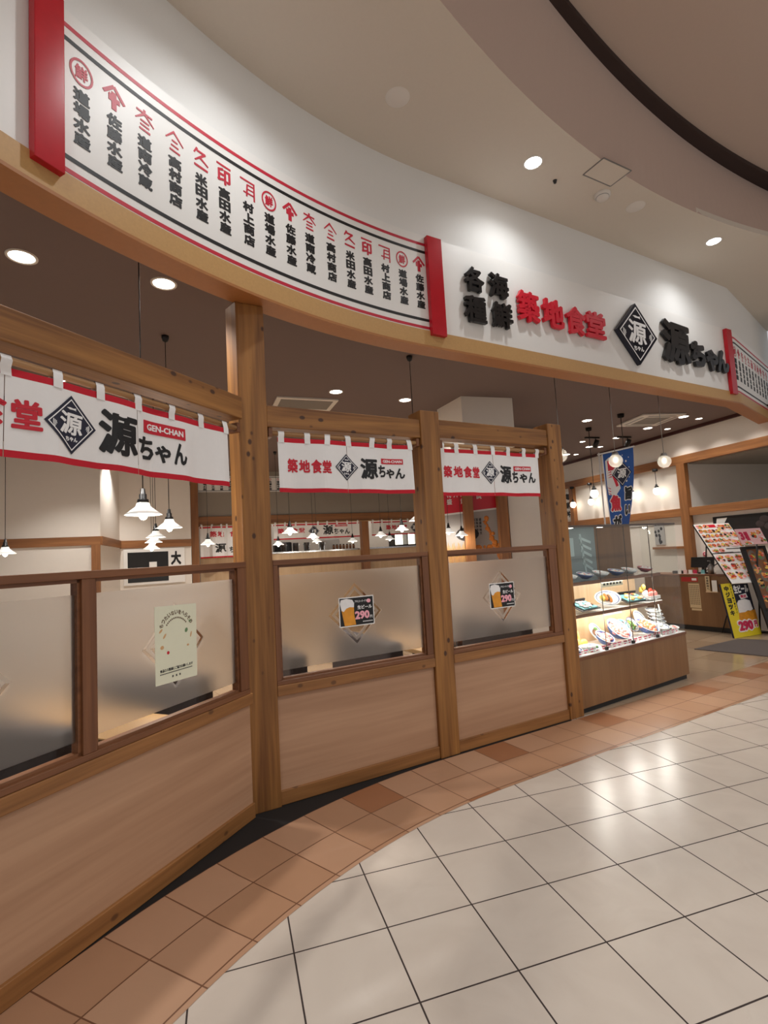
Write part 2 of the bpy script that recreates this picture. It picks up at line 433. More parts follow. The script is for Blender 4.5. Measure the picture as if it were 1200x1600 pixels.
def thing(name, label, cat, loc=(0, 0, 0), rz=0.0, group=None, rot=None):
    o = bpy.data.objects.new(name, None); C.objects.link(o); o.empty_display_size = 0.1
    o.location = loc; o.rotation_euler = rot if rot else (0, 0, rz)
    return tag(o, label, cat, group)
def struct(o): o['kind'] = 'structure'; return o
def sthing(name, loc=(0, 0, 0), rz=0.0):
    o = bpy.data.objects.new(name, None); C.objects.link(o); o.location = loc; o.rotation_euler = (0, 0, rz)
    o['kind'] = 'structure'; return o
def dup(root, loc, rz=None, label=None, group=None, rot=None, scale=None):
    r = root.copy(); C.objects.link(r); r.location = loc
    if rz is not None: r.rotation_euler = (0, 0, rz)
    if rot is not None: r.rotation_euler = rot
    if scale is not None: r.scale = scale
    if label: r['label'] = label
    if group: r['group'] = group
    for ch in list(root.children):
        c = ch.copy(); C.objects.link(c); c.parent = r
        for g in list(ch.children):
            d = g.copy(); C.objects.link(d); d.parent = c
    return r
def spot(name, parent, loc, e, size, blend=0.5, col=(1, 0.95, 0.88), rad=0.05, kind='SPOT', rot=(0, 0, 0)):
    l = bpy.data.lights.new(name, kind); l.energy = e; l.color = col; l.shadow_soft_size = rad
    if kind == 'SPOT': l.spot_size = R(size); l.spot_blend = blend
    o = bpy.data.objects.new(name, l); C.objects.link(o); o.location = loc; o.rotation_euler = rot
    if parent: o.parent = parent
    return o

# ---- lettering: outlines of the built-in font, thickened and mapped on to a surface
_TX = {}
def text_geo(body, res=2):
    if body in _TX: return _TX[body]
    cu = bpy.data.curves.new('lettering', 'FONT'); cu.body = body; cu.resolution_u = res
    o = bpy.data.objects.new('lettering', cu); C.objects.link(o)
    bpy.context.view_layer.update()
    me = bpy.data.meshes.new_from_object(o.evaluated_get(bpy.context.evaluated_depsgraph_get()))
    v = [(p.co.x, p.co.y) for p in me.vertices]
    idx = {}; key = []; vv = []
    for p in v:
        k = (round(p[0], 5), round(p[1], 5))
        if k not in idx: idx[k] = len(vv); vv.append(p)
        key.append(idx[k])
    fs = []; cnt = {}
    for f in me.polygons:
        q = []
        for i in f.vertices:
            j = key[i]
            if not q or q[-1] != j: q.append(j)
        if len(q) > 1 and q[0] == q[-1]: q.pop()
        if len(q) < 3: continue
        ar = sum(vv[q[i]][0] * vv[q[(i + 1) % len(q)]][1] - vv[q[(i + 1) % len(q)]][0] * vv[q[i]][1] for i in range(len(q)))
        if ar < 0: q.reverse()
        fs.append(q)
        for i in range(len(q)): cnt[(q[i], q[(i + 1) % len(q)])] = 1
    be = [e for e in cnt if (e[1], e[0]) not in cnt]
    C.objects.unlink(o); bpy.data.objects.remove(o); bpy.data.curves.remove(cu); bpy.data.meshes.remove(me)
    _TX[body] = (vv, fs, be)
    return _TX[body]
def glyphs(mb, body, x0, x1, z0, z1, fn, d=0.002, bold=0.0, d0=0.0, rot=0.0, shear=0.0, fit=True):
    vv, fs, be = text_geo(body)
    if not vv: return mb
    xs = [p[0] for p in vv]; ys = [p[1] for p in vv]
    a0, a1, b0, b1 = min(xs) - bold, max(xs) + bold, min(ys) - bold, max(ys) + bold
    sx = (x1 - x0) / (a1 - a0); sz = (z1 - z0) / (b1 - b0)
    if not fit:
        s_ = min(sx, sz); cxx = (x0 + x1) / 2; czz = (z0 + z1) / 2
        x0 = cxx - s_ * (a1 - a0) / 2; z0 = czz - s_ * (b1 - b0) / 2; sx = sz = s_
    cx, cz = x0 + sx * (a1 - a0) / 2, z0 + sz * (b1 - b0) / 2
    cr, sr = math.cos(rot), math.sin(rot)
    def T(p, dd):
        x = x0 + (p[0] - a0) * sx; z = z0 + (p[1] - b0) * sz
        dx, dz = x - cx, z - cz; dx += shear * dz
        return fn(cx + dx * cr - dz * sr, cz + dx * sr + dz * cr, dd)
    mb.add([T(p, d) for p in vv], fs)
    N = {}
    for a, b in be:
        ex, ey = vv[b][0] - vv[a][0], vv[b][1] - vv[a][1]; l = math.hypot(ex, ey) or 1
        n = (ey / l, -ex / l); N[(a, b)] = n
        A, B = vv[a], vv[b]; o = bold
        A2 = (A[0] + n[0] * o, A[1] + n[1] * o); B2 = (B[0] + n[0] * o, B[1] + n[1] * o)
        if o: mb.add([T(A, d), T(A2, d), T(B2, d), T(B, d), T(A2, d0), T(B2, d0)], [(0, 1, 2, 3), (1, 4, 5, 2)])
        else: mb.add([T(A, d), T(B, d), T(A, d0), T(B, d0)], [(0, 2, 3, 1)])
    if bold:
        inn = {b: (a, b) for a, b in be}
        for a, b in be:
            e1 = inn.get(a)
            if not e1: continue
            n1, n2 = N[e1], N[(a, b)]
            if n1[0] * n2[1] - n1[1] * n2[0] > 0.05:
                A = vv[a]; p1 = (A[0] + n1[0] * bold, A[1] + n1[1] * bold); p2 = (A[0] + n2[0] * bold, A[1] + n2[1] * bold)
                mm = (n1[0] + n2[0], n1[1] + n2[1]); l = math.hypot(*mm) or 1
                pm = (A[0] + mm[0] / l * bold, A[1] + mm[1] / l * bold)
                mb.add([T(A, d), T(p1, d), T(pm, d), T(p2, d), T(p1, d0), T(pm, d0), T(p2, d0)], [(0, 1, 2, 3), (1, 4, 5, 2), (2, 5, 6, 3)])
    return mb
def rect(x0, x1, z0, z1): return [(x0, z0), (x1, z0), (x1, z1), (x0, z1)]
def ring_band(mb, cx, cz, r0, r1, fn, d=0.002, n=28, d0=0.0, ax=1.0):
    vs = []; fs = []
    for k in range(n):
        a = 2 * math.pi * k / n
        for r in (r0, r1): vs.append(fn(cx + r * ax * math.cos(a), cz + r * math.sin(a), d))
    for k in range(n):
        a, b = 2 * k, 2 * ((k + 1) % n); fs.append((a, a + 1, b + 1, b))
    return mb.add(vs, fs)
def stroke(mb, p, q, w, fn, d=0.002, d0=0.0, taper=1.0):
    dx, dz = q[0] - p[0], q[1] - p[1]; l = math.hypot(dx, dz); nx, nz = -dz / l * w / 2, dx / l * w / 2
    return mb.plate([(p[0] - nx, p[1] - nz), (q[0] - nx * taper, q[1] - nz * taper), (q[0] + nx * taper, q[1] + nz * taper), (p[0] + nx, p[1] + nz)], fn, d0, d)
def flat(x, z, d): return (x, -d, z)          # a surface in the local xz plane facing -y

# ------------------------------------------------------------------ the plan
# curved fascia: an arc that runs out tangentially into a straight front, then turns away at the corner
AC = (3.05, 0.06); AR = 5.07
TP = (AC[0] - AR * 0.5, AC[1] + AR * 0.8660254)
D30 = (0.8660254, 0.5); N30 = (0.5, -0.8660254)
S_END, R2, A2 = 5.08, 0.6, R(13)
def path(s, off=0.0):
    """point on the fascia line; off > 0 is towards the mall"""
    if s <= 0:
        a = R(120) - s / AR; r = AR - off
        return (AC[0] + r * math.cos(a), AC[1] + r * math.sin(a))
    if s <= S_END:
        return (TP[0] + D30[0] * s + N30[0] * off, TP[1] + D30[1] * s + N30[1] * off)
    e = (TP[0] + D30[0] * S_END, TP[1] + D30[1] * S_END)
    c = (e[0] - N30[0] * R2, e[1] - N30[1] * R2)
    t = min(s - S_END, R2 * A2) / R2
    a = R(-60) + t; p = (c[0] + (R2 + off) * math.cos(a), c[1] + (R2 + off) * math.sin(a))
    rest = s - S_END - R2 * A2
    if rest > 0:
        h = R(30) + A2; p = (p[0] + rest * math.cos(h), p[1] + rest * math.sin(h))
    return p
def fpath(s, z, d):
    p = path(s, d); return (p[0], p[1], z)
def srange(s0, s1):
    ss = [s0]; x = s0
    while x < s1 - 1e-6:
        step = 0.09 if x < 0 else (0.5 if x < S_END - 0.3 else 0.05 if x < S_END + 0.4 else 0.5)
        x = min(x + step, s1)
        if ss[-1] < 0 < x: x = 0.0
        ss.append(x)
    return ss
def sweep(mb, s0, s1, prof, close=True):
    """profile [(off,z)...] swept along the fascia line"""
    ss = srange(s0, s1); n = len(prof); vs = []; fs = []
    for s in ss:
        for o, z in prof: p = path(s, o); vs.append((p[0], p[1], z))
    for i in range(len(ss) - 1):
        for k in range(n if close else n - 1):
            k2 = (k + 1) % n; fs.append((i * n + k, (i + 1) * n + k, (i + 1) * n + k2, i * n + k2))
    if close: fs.append(tuple(range(n))); fs.append(tuple((len(ss) - 1) * n + k for k in range(n - 1, -1, -1)))
    return mb.add(vs, fs)
S0_, S1_ = -4.4, 7.6
# wall lines of the timber front
PL = (-0.908, 3.399); AL = R(66.322)         # left bay: local x runs towards the main post (x < 0 is towards the viewer)
P2 = (-0.775, 3.532); A2_ = R(29.790)        # right bays: local x runs away from the main post
CS = (1.74, 4.98); ACS = R(33.261)           # showcase front

# ------------------------------------------------------------------ structure: floors
b = MB().add([(-9, -9, 0), (16, -9, 0), (16, 12, 0), (-9, 12, 0)], [(0, 1, 2, 3)])
struct(b.build('floor', 'mall_tiles'))
FC = (2.67, 0.22); FR = 4.56
def fl_path(s, off):
    if s <= 0:
        a = R(120) - s / FR; r = FR - off; return (FC[0] + r * math.cos(a), FC[1] + r * math.sin(a))
    t = (FC[0] - FR * 0.5, FC[1] + FR * 0.8660254)
    return (t[0] + D30[0] * s + N30[0] * off, t[1] + D30[1] * s + N30[1] * off)
def floor_strip(name, m, s0, s1, o0, o1, z, tile, uoff=0.0, voff=0.0):
    mb = MB(); ss = [s0 + (s1 - s0) * i / 60 for i in range(61)] ; ss = sorted(set(ss + [0.0])); uv = []
    vs = []; fs = []
    for s in ss:
        for o in (o0, o1):
            p = fl_path(s, o); vs.append((p[0], p[1], z)); uv.append((s / tile + uoff, o / tile + voff))
    for i in range(len(ss) - 1): fs.append((2 * i, 2 * i + 1, 2 * i + 3, 2 * i + 2))
    mb.add(vs, fs); mb.uv = uv
    o = mb.build(name, m); return struct(o)
floor_strip('floor_terracotta_band', 'terracotta_tiles', -3.6, 7.5, 0.0, 0.64, 0.0015, 0.305, 0.16, 0.0)
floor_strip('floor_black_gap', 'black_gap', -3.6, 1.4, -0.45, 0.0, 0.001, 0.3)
def frame_pt(P, A, x, y): return (P[0] + x * math.cos(A) - y * math.sin(A), P[1] + x * math.sin(A) + y * math.cos(A))
mb = MB(); q = [frame_pt(PL, AL, -3.6, 0.12), frame_pt(PL, AL, 0.06, 0.12), frame_pt(P2, A2_, 2.75, 0.12), frame_pt(P2, A2_, 2.95, 0.0),
      fl_path(1.9, 0.0), fl_path(7.5, 0.0), (8.5, 17), (-10, 17), (-10, 0)]
mb.add([(p[0], p[1], 0.002) for p in q], [tuple(range(len(q)))])
mb.uv = [((p[0] * 0.83 + p[1] * 0.55) / 0.6, (-p[0] * 0.55 + p[1] * 0.83) / 0.6) for p in q]
struct(mb.build('floor_shop', 'shop_floor_tiles'))

# ------------------------------------------------------------------ structure: fascia wall, trim, ceilings
struct(sweep(MB(), S0_, S1_, [(-0.012, 4.41), (-0.012, 5.06), (-0.17, 5.06), (-0.17, 4.41)]).build('wall_front_upper', 'plaster_white'))
struct(sweep(MB(), S0_, S1_, [(0, 3.53), (0, 4.412), (-0.17, 4.412), (-0.17, 3.53)]).build('wall_front', 'board_white'))
struct(sweep(MB(), S0_, S1_, [(0.012, 3.392), (0.012, 3.53), (-0.002, 3.532), (-0.002, 3.392)]).build('trim_1', 'fascia_wood'))
struct(sweep(MB(), S0_, S1_, [(0.020, 3.372), (0.020, 3.391), (-0.172, 3.391), (-0.172, 3.38), (-0.02, 3.38), (-0.02, 3.372)]).build('trim_2', 'soffit_wood'))
struct(sweep(MB(), S0_, S1_, [(-0.172, 3.39), (-0.172, 3.70), (-0.18, 3.70), (-0.18, 3.39)]).build('wall_front_inner', 'shop_ceiling'))
# mall ceiling ring between the fascia and the round opening
EC = (8.602, -4.388); ER = 10.944
def circ_pt(c, r, toward):
    dx, dy = toward[0] - c[0], toward[1] - c[1]; l = math.hypot(dx, dy); return (c[0] + dx / l * r, c[1] + dy / l * r)
ss = [S0_ + (S1_ - S0_) * i / 160 for i in range(161)]; vs = []; fs = []
for s in ss:
    p = path(s, -0.02); e = circ_pt(EC, ER, p); vs += [(p[0], p[1], 5.05), (e[0], e[1], 5.05), (e[0], e[1], 5.11), (p[0], p[1], 5.11)]
for i in range(len(ss) - 1):
    a = 4 * i; b_ = 4 * (i + 1)
    fs += [(a, a + 1, b_ + 1, b_), (a + 3, b_ + 3, b_ + 2, a + 2), (a + 1, a + 2, b_ + 2, b_ + 1)]
struct(MB().add(vs, fs).build('ceiling', 'mall_ceiling'))
# drum wall above the opening, dark band, upper ceiling
BZ = 5.85; BC = (12.24, -7.95); BR = 15.87; UC = (11.74, -7.78); UR = 15.33
vs = []; fs = []; bl = []; up = []
NA = 160
for i in range(NA + 1):
    a = R(80) + R(90) * i / NA
    e = (EC[0] + ER * math.cos(a), EC[1] + ER * math.sin(a)); l = circ_pt(BC, BR, e); u = circ_pt(UC, UR, e)
    vs += [(e[0], e[1], 5.05), (l[0], l[1], BZ)]; bl.append(l); up.append(u)
for i in range(NA): fs.append((2 * i, 2 * i + 1, 2 * i + 3, 2 * i + 2))
struct(MB().add(vs, fs).build('wall_drum', 'drum_paint'))
vs = []; fs = []
for l, u in zip(bl, up): vs += [(l[0], l[1], BZ), (u[0], u[1], BZ), (u[0], u[1], BZ + 0.05)]
for i in range(NA): fs += [(3 * i, 3 * i + 3, 3 * i + 4, 3 * i + 1), (3 * i + 1, 3 * i + 4, 3 * i + 5, 3 * i + 2)]
struct(MB().add(vs, fs).build('trim_3', 'band_dark'))
vs = [(l[0], l[1], BZ + 0.05) for l in bl]
struct(MB().add(vs + [(-3, -8, BZ + 0.05), (18, -8, BZ + 0.05)], [tuple(range(len(vs) + 2))]).build('ceiling_upper', 'upper_ceiling'))
# shop ceiling
q = [path(s, -0.172) for s in srange(S0_, 7.3)] + [(8.2, 17), (-10, 17), (-10, 0)]
struct(MB().add([(p[0], p[1], 3.65) for p in q], [tuple(range(len(q)))]).build('ceiling_shop', 'shop_ceiling'))

# ------------------------------------------------------------------ emblem (dark diamond with white mark), used on signs and cloths
def quadgrid(mb, p0, p1, p2, p3, fn, d, n=6):
    vs = []; fs = []
    for i in range(n + 1):
        for j in range(n + 1):
            u, v = i / n, j / n
            x = (p0[0] * (1 - u) + p1[0] * u) * (1 - v) + (p3[0] * (1 - u) + p2[0] * u) * v
            z = (p0[1] * (1 - u) + p1[1] * u) * (1 - v) + (p3[1] * (1 - u) + p2[1] * u) * v
            vs.append(fn(x, z, d))
    for i in range(n):
        for j in range(n):
            a = i * (n + 1) + j; fs.append((a, a + n + 1, a + n + 2, a + 1))
    return mb.add(vs, fs)
def diamond(cx, cz, w, h, k=1.0): return [(cx, cz - h / 2 * k), (cx + w / 2 * k, cz), (cx, cz + h / 2 * k), (cx - w / 2 * k, cz)]
def emblem(cx, cz, w, h, fn, parent, d, mnavy='ink_navy', mwhite='ink_white', solid=0.0, world=False, detail=True, name='emblem'):
    mb = MB(); D = diamond(cx, cz, w, h); quadgrid(mb, *D, fn, d)
    if solid: mb.plate(D, fn, d - solid, d)
    e = mb.build(name, mnavy, parent, world=world)
    mb = MB(); d2 = d + 0.0012
    k0, k1 = 0.83, 0.88
    A, B = diamond(cx, cz, w, h, k0), diamond(cx, cz, w, h, k1)
    for i in range(4):
        j = (i + 1) % 4; n = 5
        for q in range(n):
            t0, t1 = q / n, (q + 1) / n
            f = lambda P, t: (P[i][0] + (P[j][0] - P[i][0]) * t, P[i][1] + (P[j][1] - P[i][1]) * t)
            mb.add([fn(*f(A, t0), d2), fn(*f(B, t0), d2), fn(*f(B, t1), d2), fn(*f(A, t1), d2)], [(0, 1, 2, 3)])
    glyphs(mb, '源', cx - w * 0.23, cx + w * 0.22, cz - h * 0.17, cz + h * 0.21, fn, d2, 0.024, d, rot=-0.06)
    if detail:
        for i, ch in enumerate('ちゃん'):
            glyphs(mb, ch, cx - w * 0.125 + i * w * 0.085, cx - w * 0.05 + i * w * 0.085, cz - h * 0.28, cz - h * 0.205, fn, d2, 0.04, d)
        for sgn in (-1, 1):                                  # ripples left and right of the mark
            for k in range(3):
                r = w * (0.035 + 0.028 * k); c0 = (cx + sgn * w * 0.27, cz - h * 0.0)
                pts = [(c0[0] + sgn * (r * 0.9 * math.cos(a)), c0[1] - h * 0.0 + r * 1.25 * math.sin(a)) for a in [R(-50) + R(75) * q / 4 for q in range(5)]]
                for p, q in zip(pts, pts[1:]): stroke(mb, p, q, w * 0.013, fn, d2, d)
        fz = cz + h * 0.275                                    # little leaping fish
        mb.plate([(cx - w * 0.09, fz + h * 0.012), (cx - w * 0.03, fz + h * 0.022), (cx + w * 0.04, fz + h * 0.012), (cx + w * 0.10, fz + h * 0.022),
                  (cx + w * 0.085, fz - h * 0.004), (cx + w * 0.10, fz - h * 0.022), (cx + w * 0.04, fz - h * 0.012), (cx - w * 0.03, fz - h * 0.016)], fn, d, d2)
    m2 = mb.build(name + '_mark', mwhite, e, world=world)
    return e, m2

# ------------------------------------------------------------------ timber front: posts, header beams, panels
def wooden_post(name, label, P, A, x0, x1, z1, y0=-0.012, y1=0.17):
    mb = MB().box(x0, x1, y0, y1, 0.0, z1)
    o = mb.build(name, 'post_wood_Z', None, None, bevel=0.006)
    o.location = (P[0], P[1], 0); o.rotation_euler = (0, 0, A)
    return tag(o, label, 'post', 'posts of the timber front')
_a = frame_pt(PL, AL, 0.004, 0.03)
poly = [frame_pt(P2, A2_, 0, -0.012), frame_pt(P2, A2_, 0, 0.17), (_a[0] - 0.01, _a[1] + 0.19), (_a[0] - 0.105, _a[1] + 0.115), _a, frame_pt(PL, AL, 0.03, 0.03), frame_pt(P2, A2_, -0.075, -0.012)]
o = MB().prism(poly, 0.0, 3.379).build('wooden_post', 'post_wood_Z', None, (poly[0][0], poly[0][1], 0), bevel=0.005)
tag(o, 'tall knotty wooden corner post reaching up to the curved fascia', 'post', 'posts of the timber front')
wooden_post('wooden_post', 'short wooden post between the two straight window bays', P2, A2_, 1.275, 1.46, 2.755)
wooden_post('wooden_post', 'short wooden post at the end of the front, beside the food showcase', P2, A2_, 2.727, 2.905, 2.755)
def beam(label, P, A, x0, x1, z0, z1, y0=0.0, y1=0.13):
    o = MB().box(x0, x1, y0, y1, z0, z1).build('header_beam', 'post_wood_X', None, None, bevel=0.006)
    o.location = (P[0], P[1], 0); o.rotation_euler = (0, 0, A)
    return tag(o, label, 'beam', 'header beams of the timber front')
beam('wooden header beam left of the tall corner post, above the largest curtain', PL, AL, -3.3, -0.003, 2.548, 2.70, -0.005, 0.12)
beam('wooden header beam between the corner post and the middle post', P2, A2_, 0.0, 1.275, 2.525, 2.677)
beam('wooden header beam between the middle post and the end post', P2, A2_, 1.46, 2.727, 2.54, 2.692)
def partition(label, P, A, x0, x1):
    t = thing('partition_panel', label, 'panel', (P[0], P[1], 0), A, 'low panels under the windows')
    MB().box(x0, x1, 0.018, 0.06, 0.09, 0.70).build('panel', 'oak_panel_X', t)
    MB().box(x0, x1, -0.012, 0.10, 0.70, 0.768).build('sill_rail', 'sill_wood_X', t, bevel=0.004)
    MB().box(x0, x1, 0.0, 0.08, 0.003, 0.092).build('bottom_rail', 'sill_wood_X', t, bevel=0.003)
    return t
partition('long pale wood panel under the left windows, ending at the corner post', PL, AL, -3.3, -0.002)
partition('pale wood panel under the window between corner post and middle post', P2, A2_, 0.001, 1.274)
partition('pale wood panel under the window next to the food showcase', P2, A2_, 1.461, 2.726)

def window(name, P, A, stiles, panes):
    t = sthing(name, (P[0], P[1], 0), A)
    xa, xb = stiles[0][0], stiles[-1][1]
    MB().box(xa, xb, -0.006, 0.075, 1.566, 1.602).build('top_rail', 'frame_wood_X', t, bevel=0.003)
    MB().box(xa, xb, -0.006, 0.075, 0.769, 0.798).build('bottom_rail', 'frame_wood_X', t, bevel=0.003)
    for a, b_ in stiles: MB().box(a, b_, -0.003, 0.07, 0.798, 1.566).build('stile', 'frame_wood_Z', t, bevel=0.003)
    for (a, b_) in panes:
        mb = MB()
        mb.box(a, a + 0.014, 0.012, 0.055, 0.798, 1.566).box(b_ - 0.014, b_, 0.012, 0.055, 0.798, 1.566).box(a, b_, 0.012, 0.055, 1.55, 1.566).box(a, b_, 0.012, 0.055, 0.798, 0.812)
        mb.build('glazing_bead', 'frame_wood_X', t)
        MB().box(a + 0.01, b_ - 0.01, 0.030, 0.036, 0.805, 1.558).build('frosted_pane', 'frosted_glass', t, loc=((a + b_) / 2, 0.033, 1.182))
    return t
window('window_1', PL, AL, [(-3.3, -3.21), (-2.21, -2.14), (-1.154, -1.086), (-0.10, -0.02)], [(-3.21, -2.21), (-2.14, -1.154), (-1.086, -0.10)])
window('window_2', P2, A2_, [(0.002, 0.036), (1.213, 1.273)], [(0.036, 1.213)])
window('window_3', P2, A2_, [(1.462, 1.466), (2.622, 2.725)], [(1.466, 2.622)])
# ------------------------------------------------------------------ curtain rods and short split curtains
def rod(label, P, A, x0, x1, z=2.487, y=0.03):
    t = thing('curtain_rod', label, 'curtain rod', (P[0], P[1], 0), A, 'rods carrying the short curtains')
    MB().tube([(x0, y, z), (x1, y, z)], 0.0165, 10).build('rod', 'rod_wood_X', t)
    for x in (x0, x1 - 0.03): MB().box(x, x + 0.03, y - 0.02, y + 0.06, z - 0.03, z + 0.035).build('bracket', 'frame_wood_X', t, bevel=0.004)
    return t
rod('round wooden rod under the left header beam', PL, AL, -3.2, -0.01)
rod('round wooden rod under the header between corner and middle post', P2, A2_, 0.012, 1.268)
rod('round wooden rod under the header next to the end post', P2, A2_, 1.468, 2.72)
def noren(label, P, A, x0, x1, z0, z1, slits, loops, items, emb, tagbox, zrod=2.487, yrod=0.03, low=False, ph=0.0, amp=1.25, group='short split curtains along the front'):
    t = thing('noren_curtain', label, 'curtain', (P[0], P[1], 0), A, group)
    y0 = yrod - 0.012
    def fn(x, z, d):
        k = (z1 - z) / (z1 - z0)
        w = amp * (0.006 * math.sin(7.3 * x + ph) + (0.004 + 0.007 * k) * math.sin(17 * x + 1.3 + 2 * ph) + 0.003 * k * math.sin(41 * x))
        return (x, y0 + w - d, z)
    ed = [x0] + slits + [x1]
    nz = 3 if low else 8
    for a, b_ in zip(ed, ed[1:]):
        a2 = a + (0.002 if a != x0 else 0); b2 = b_ - (0.002 if b_ != x1 else 0)
        n = max(4, int((b2 - a2) / (0.06 if low else 0.022)))
        cl = MB().band(a2, b2, z0 + 0.03, z1 - 0.032, fn, -0.0015, 0.0, n, nz).build('cloth', 'cloth_white', t)
        MB().band(a2, b2, z0, z0 + 0.03, fn, -0.0015, 0.0, n, 1).build('hem', 'cloth_red', cl)
        MB().band(a2, b2, z1 - 0.032, z1, fn, -0.0015, 0.0, n, 1).build('top_band', 'cloth_red', cl)
    for lx in loops:                                            # cloth loops over the rod
        w = 0.022 if not low else 0.02
        prof = [(fn(lx, z1 - 0.035, 0)[1] - 0.003, z1 - 0.035), (fn(lx, z1, 0)[1] - 0.003, z1), (yrod - 0.02, zrod - 0.004), (yrod - 0.014, zrod + 0.016), (yrod, zrod + 0.021), (yrod + 0.014, zrod + 0.014), (yrod + 0.02, zrod - 0.004), (fn(lx, z1, 0)[1] + 0.005, z1 - 0.02)]
        vs = []; fs = []; sk = random.uniform(-0.004, 0.004)
        for i, (y, z) in enumerate(prof): vs += [(lx - w + sk * i, y, z), (lx + w + sk * i, y, z)]
        for i in range(len(prof) - 1): fs.append((2 * i, 2 * i + 1, 2 * i + 3, 2 * i + 2))
        MB().add(vs, fs, True).build('loop', 'cloth_white', t)
    red = MB(); blk = MB()
    for ch, a, b_, za, zb, col in items:
        glyphs(red if col == 'r' else blk, ch, a, b_, za, zb, fn, 0.003, 0.034, 0.001, rot=random.uniform(-0.03, 0.03))
    if red.v: red.build('red_lettering', 'ink_red', t)
    if blk.v: blk.build('black_lettering', 'ink_black', t)
    if emb: emblem(*emb, fn, t, 0.003, detail=not low)
    if tagbox:
        a, b_, za, zb = tagbox; mb = MB()
        mb.band(a, b_, za + 0.002, zb - 0.002, fn, 0.0005, 0.003, 14, 2)
        tg = mb.build('name_tag', 'ink_red', t)
        mb = MB(); L_ = b_ - a
        if not low: glyphs(mb, 'GEN-CHAN', a + L_ * 0.08, b_ - L_ * 0.06, za + (zb - za) * 0.26, zb - (zb - za) * 0.26, fn, 0.0045, 0.03, 0.003)
        else: glyphs(mb, 'GEN-CHAN', a + L_ * 0.08, b_ - L_ * 0.06, za + (zb - za) * 0.26, zb - (zb - za) * 0.26, fn, 0.0055, 0.02, 0.003)
        mb.build('tag_lettering', 'ink_white', tg)
    return t
def gen(x, z, s, mir=1): return None
noren('large white split curtain with red hem, left of the corner post', PL, AL, -2.15, -0.145, 2.082, 2.456, [-1.46, -0.822],
      [-2.13, -1.9, -1.68, -1.456, -1.25, -1.037, -0.812, -0.59, -0.362, -0.16],
      [('築', -1.86, -1.735, 2.212, 2.345, 'r'), ('地', -1.72, -1.60, 2.215, 2.35, 'r'), ('食', -1.585, -1.452, 2.212, 2.352, 'r'), ('堂', -1.436, -1.318, 2.207, 2.333, 'r'),
       ('源', -1.047, -0.825, 2.161, 2.379, 'k'), ('ち', -0.816, -0.708, 2.168, 2.291, 'k'), ('ゃ', -0.698, -0.602, 2.165, 2.262, 'k'), ('ん', -0.58, -0.492, 2.168, 2.292, 'k')],
      (-1.188, 2.265, 0.252, 0.272), (-0.777, -0.498, 2.312, 2.384))
noren('white split curtain with red hem between corner post and middle post', P2, A2_, 0.078, 1.188, 2.07, 2.458, [0.612],
      [0.103, 0.30, 0.447, 0.63, 0.825, 0.99, 1.172],
      [('築', .145, .222, 2.212, 2.312, 'r'), ('地', .232, .312, 2.214, 2.306, 'r'), ('食', .322, .398, 2.21, 2.31, 'r'), ('堂', .402, .474, 2.212, 2.306, 'r'),
       ('源', .717, .869, 2.178, 2.338, 'k'), ('ち', .876, .946, 2.196, 2.29, 'k'), ('ゃ', .952, 1.022, 2.19, 2.265, 'k'), ('ん', 1.03, 1.112, 2.187, 2.27, 'k')],
      (0.603, 2.263, 0.192, 0.20), (0.907, 1.10, 2.300, 2.346), ph=1.2)
noren('white split curtain with red hem, next to the end post', P2, A2_, 1.476, 2.605, 2.056, 2.455, [2.035],
      [1.50, 1.65, 1.85, 2.04, 2.23, 2.425, 2.592],
      [('築', 1.505, 1.595, 2.212, 2.312, 'r'), ('地', 1.61, 1.695, 2.214, 2.31, 'r'), ('食', 1.705, 1.79, 2.21, 2.31, 'r'), ('堂', 1.80, 1.882, 2.212, 2.308, 'r'),
       ('源', 2.102, 2.257, 2.172, 2.33, 'k'), ('ち', 2.27, 2.345, 2.18, 2.285, 'k'), ('ゃ', 2.36, 2.44, 2.18, 2.265, 'k'), ('ん', 2.455, 2.546, 2.18, 2.275, 'k')],
      (1.998, 2.263, 0.19, 0.205), (2.292, 2.495, 2.286, 2.334), ph=2.6)

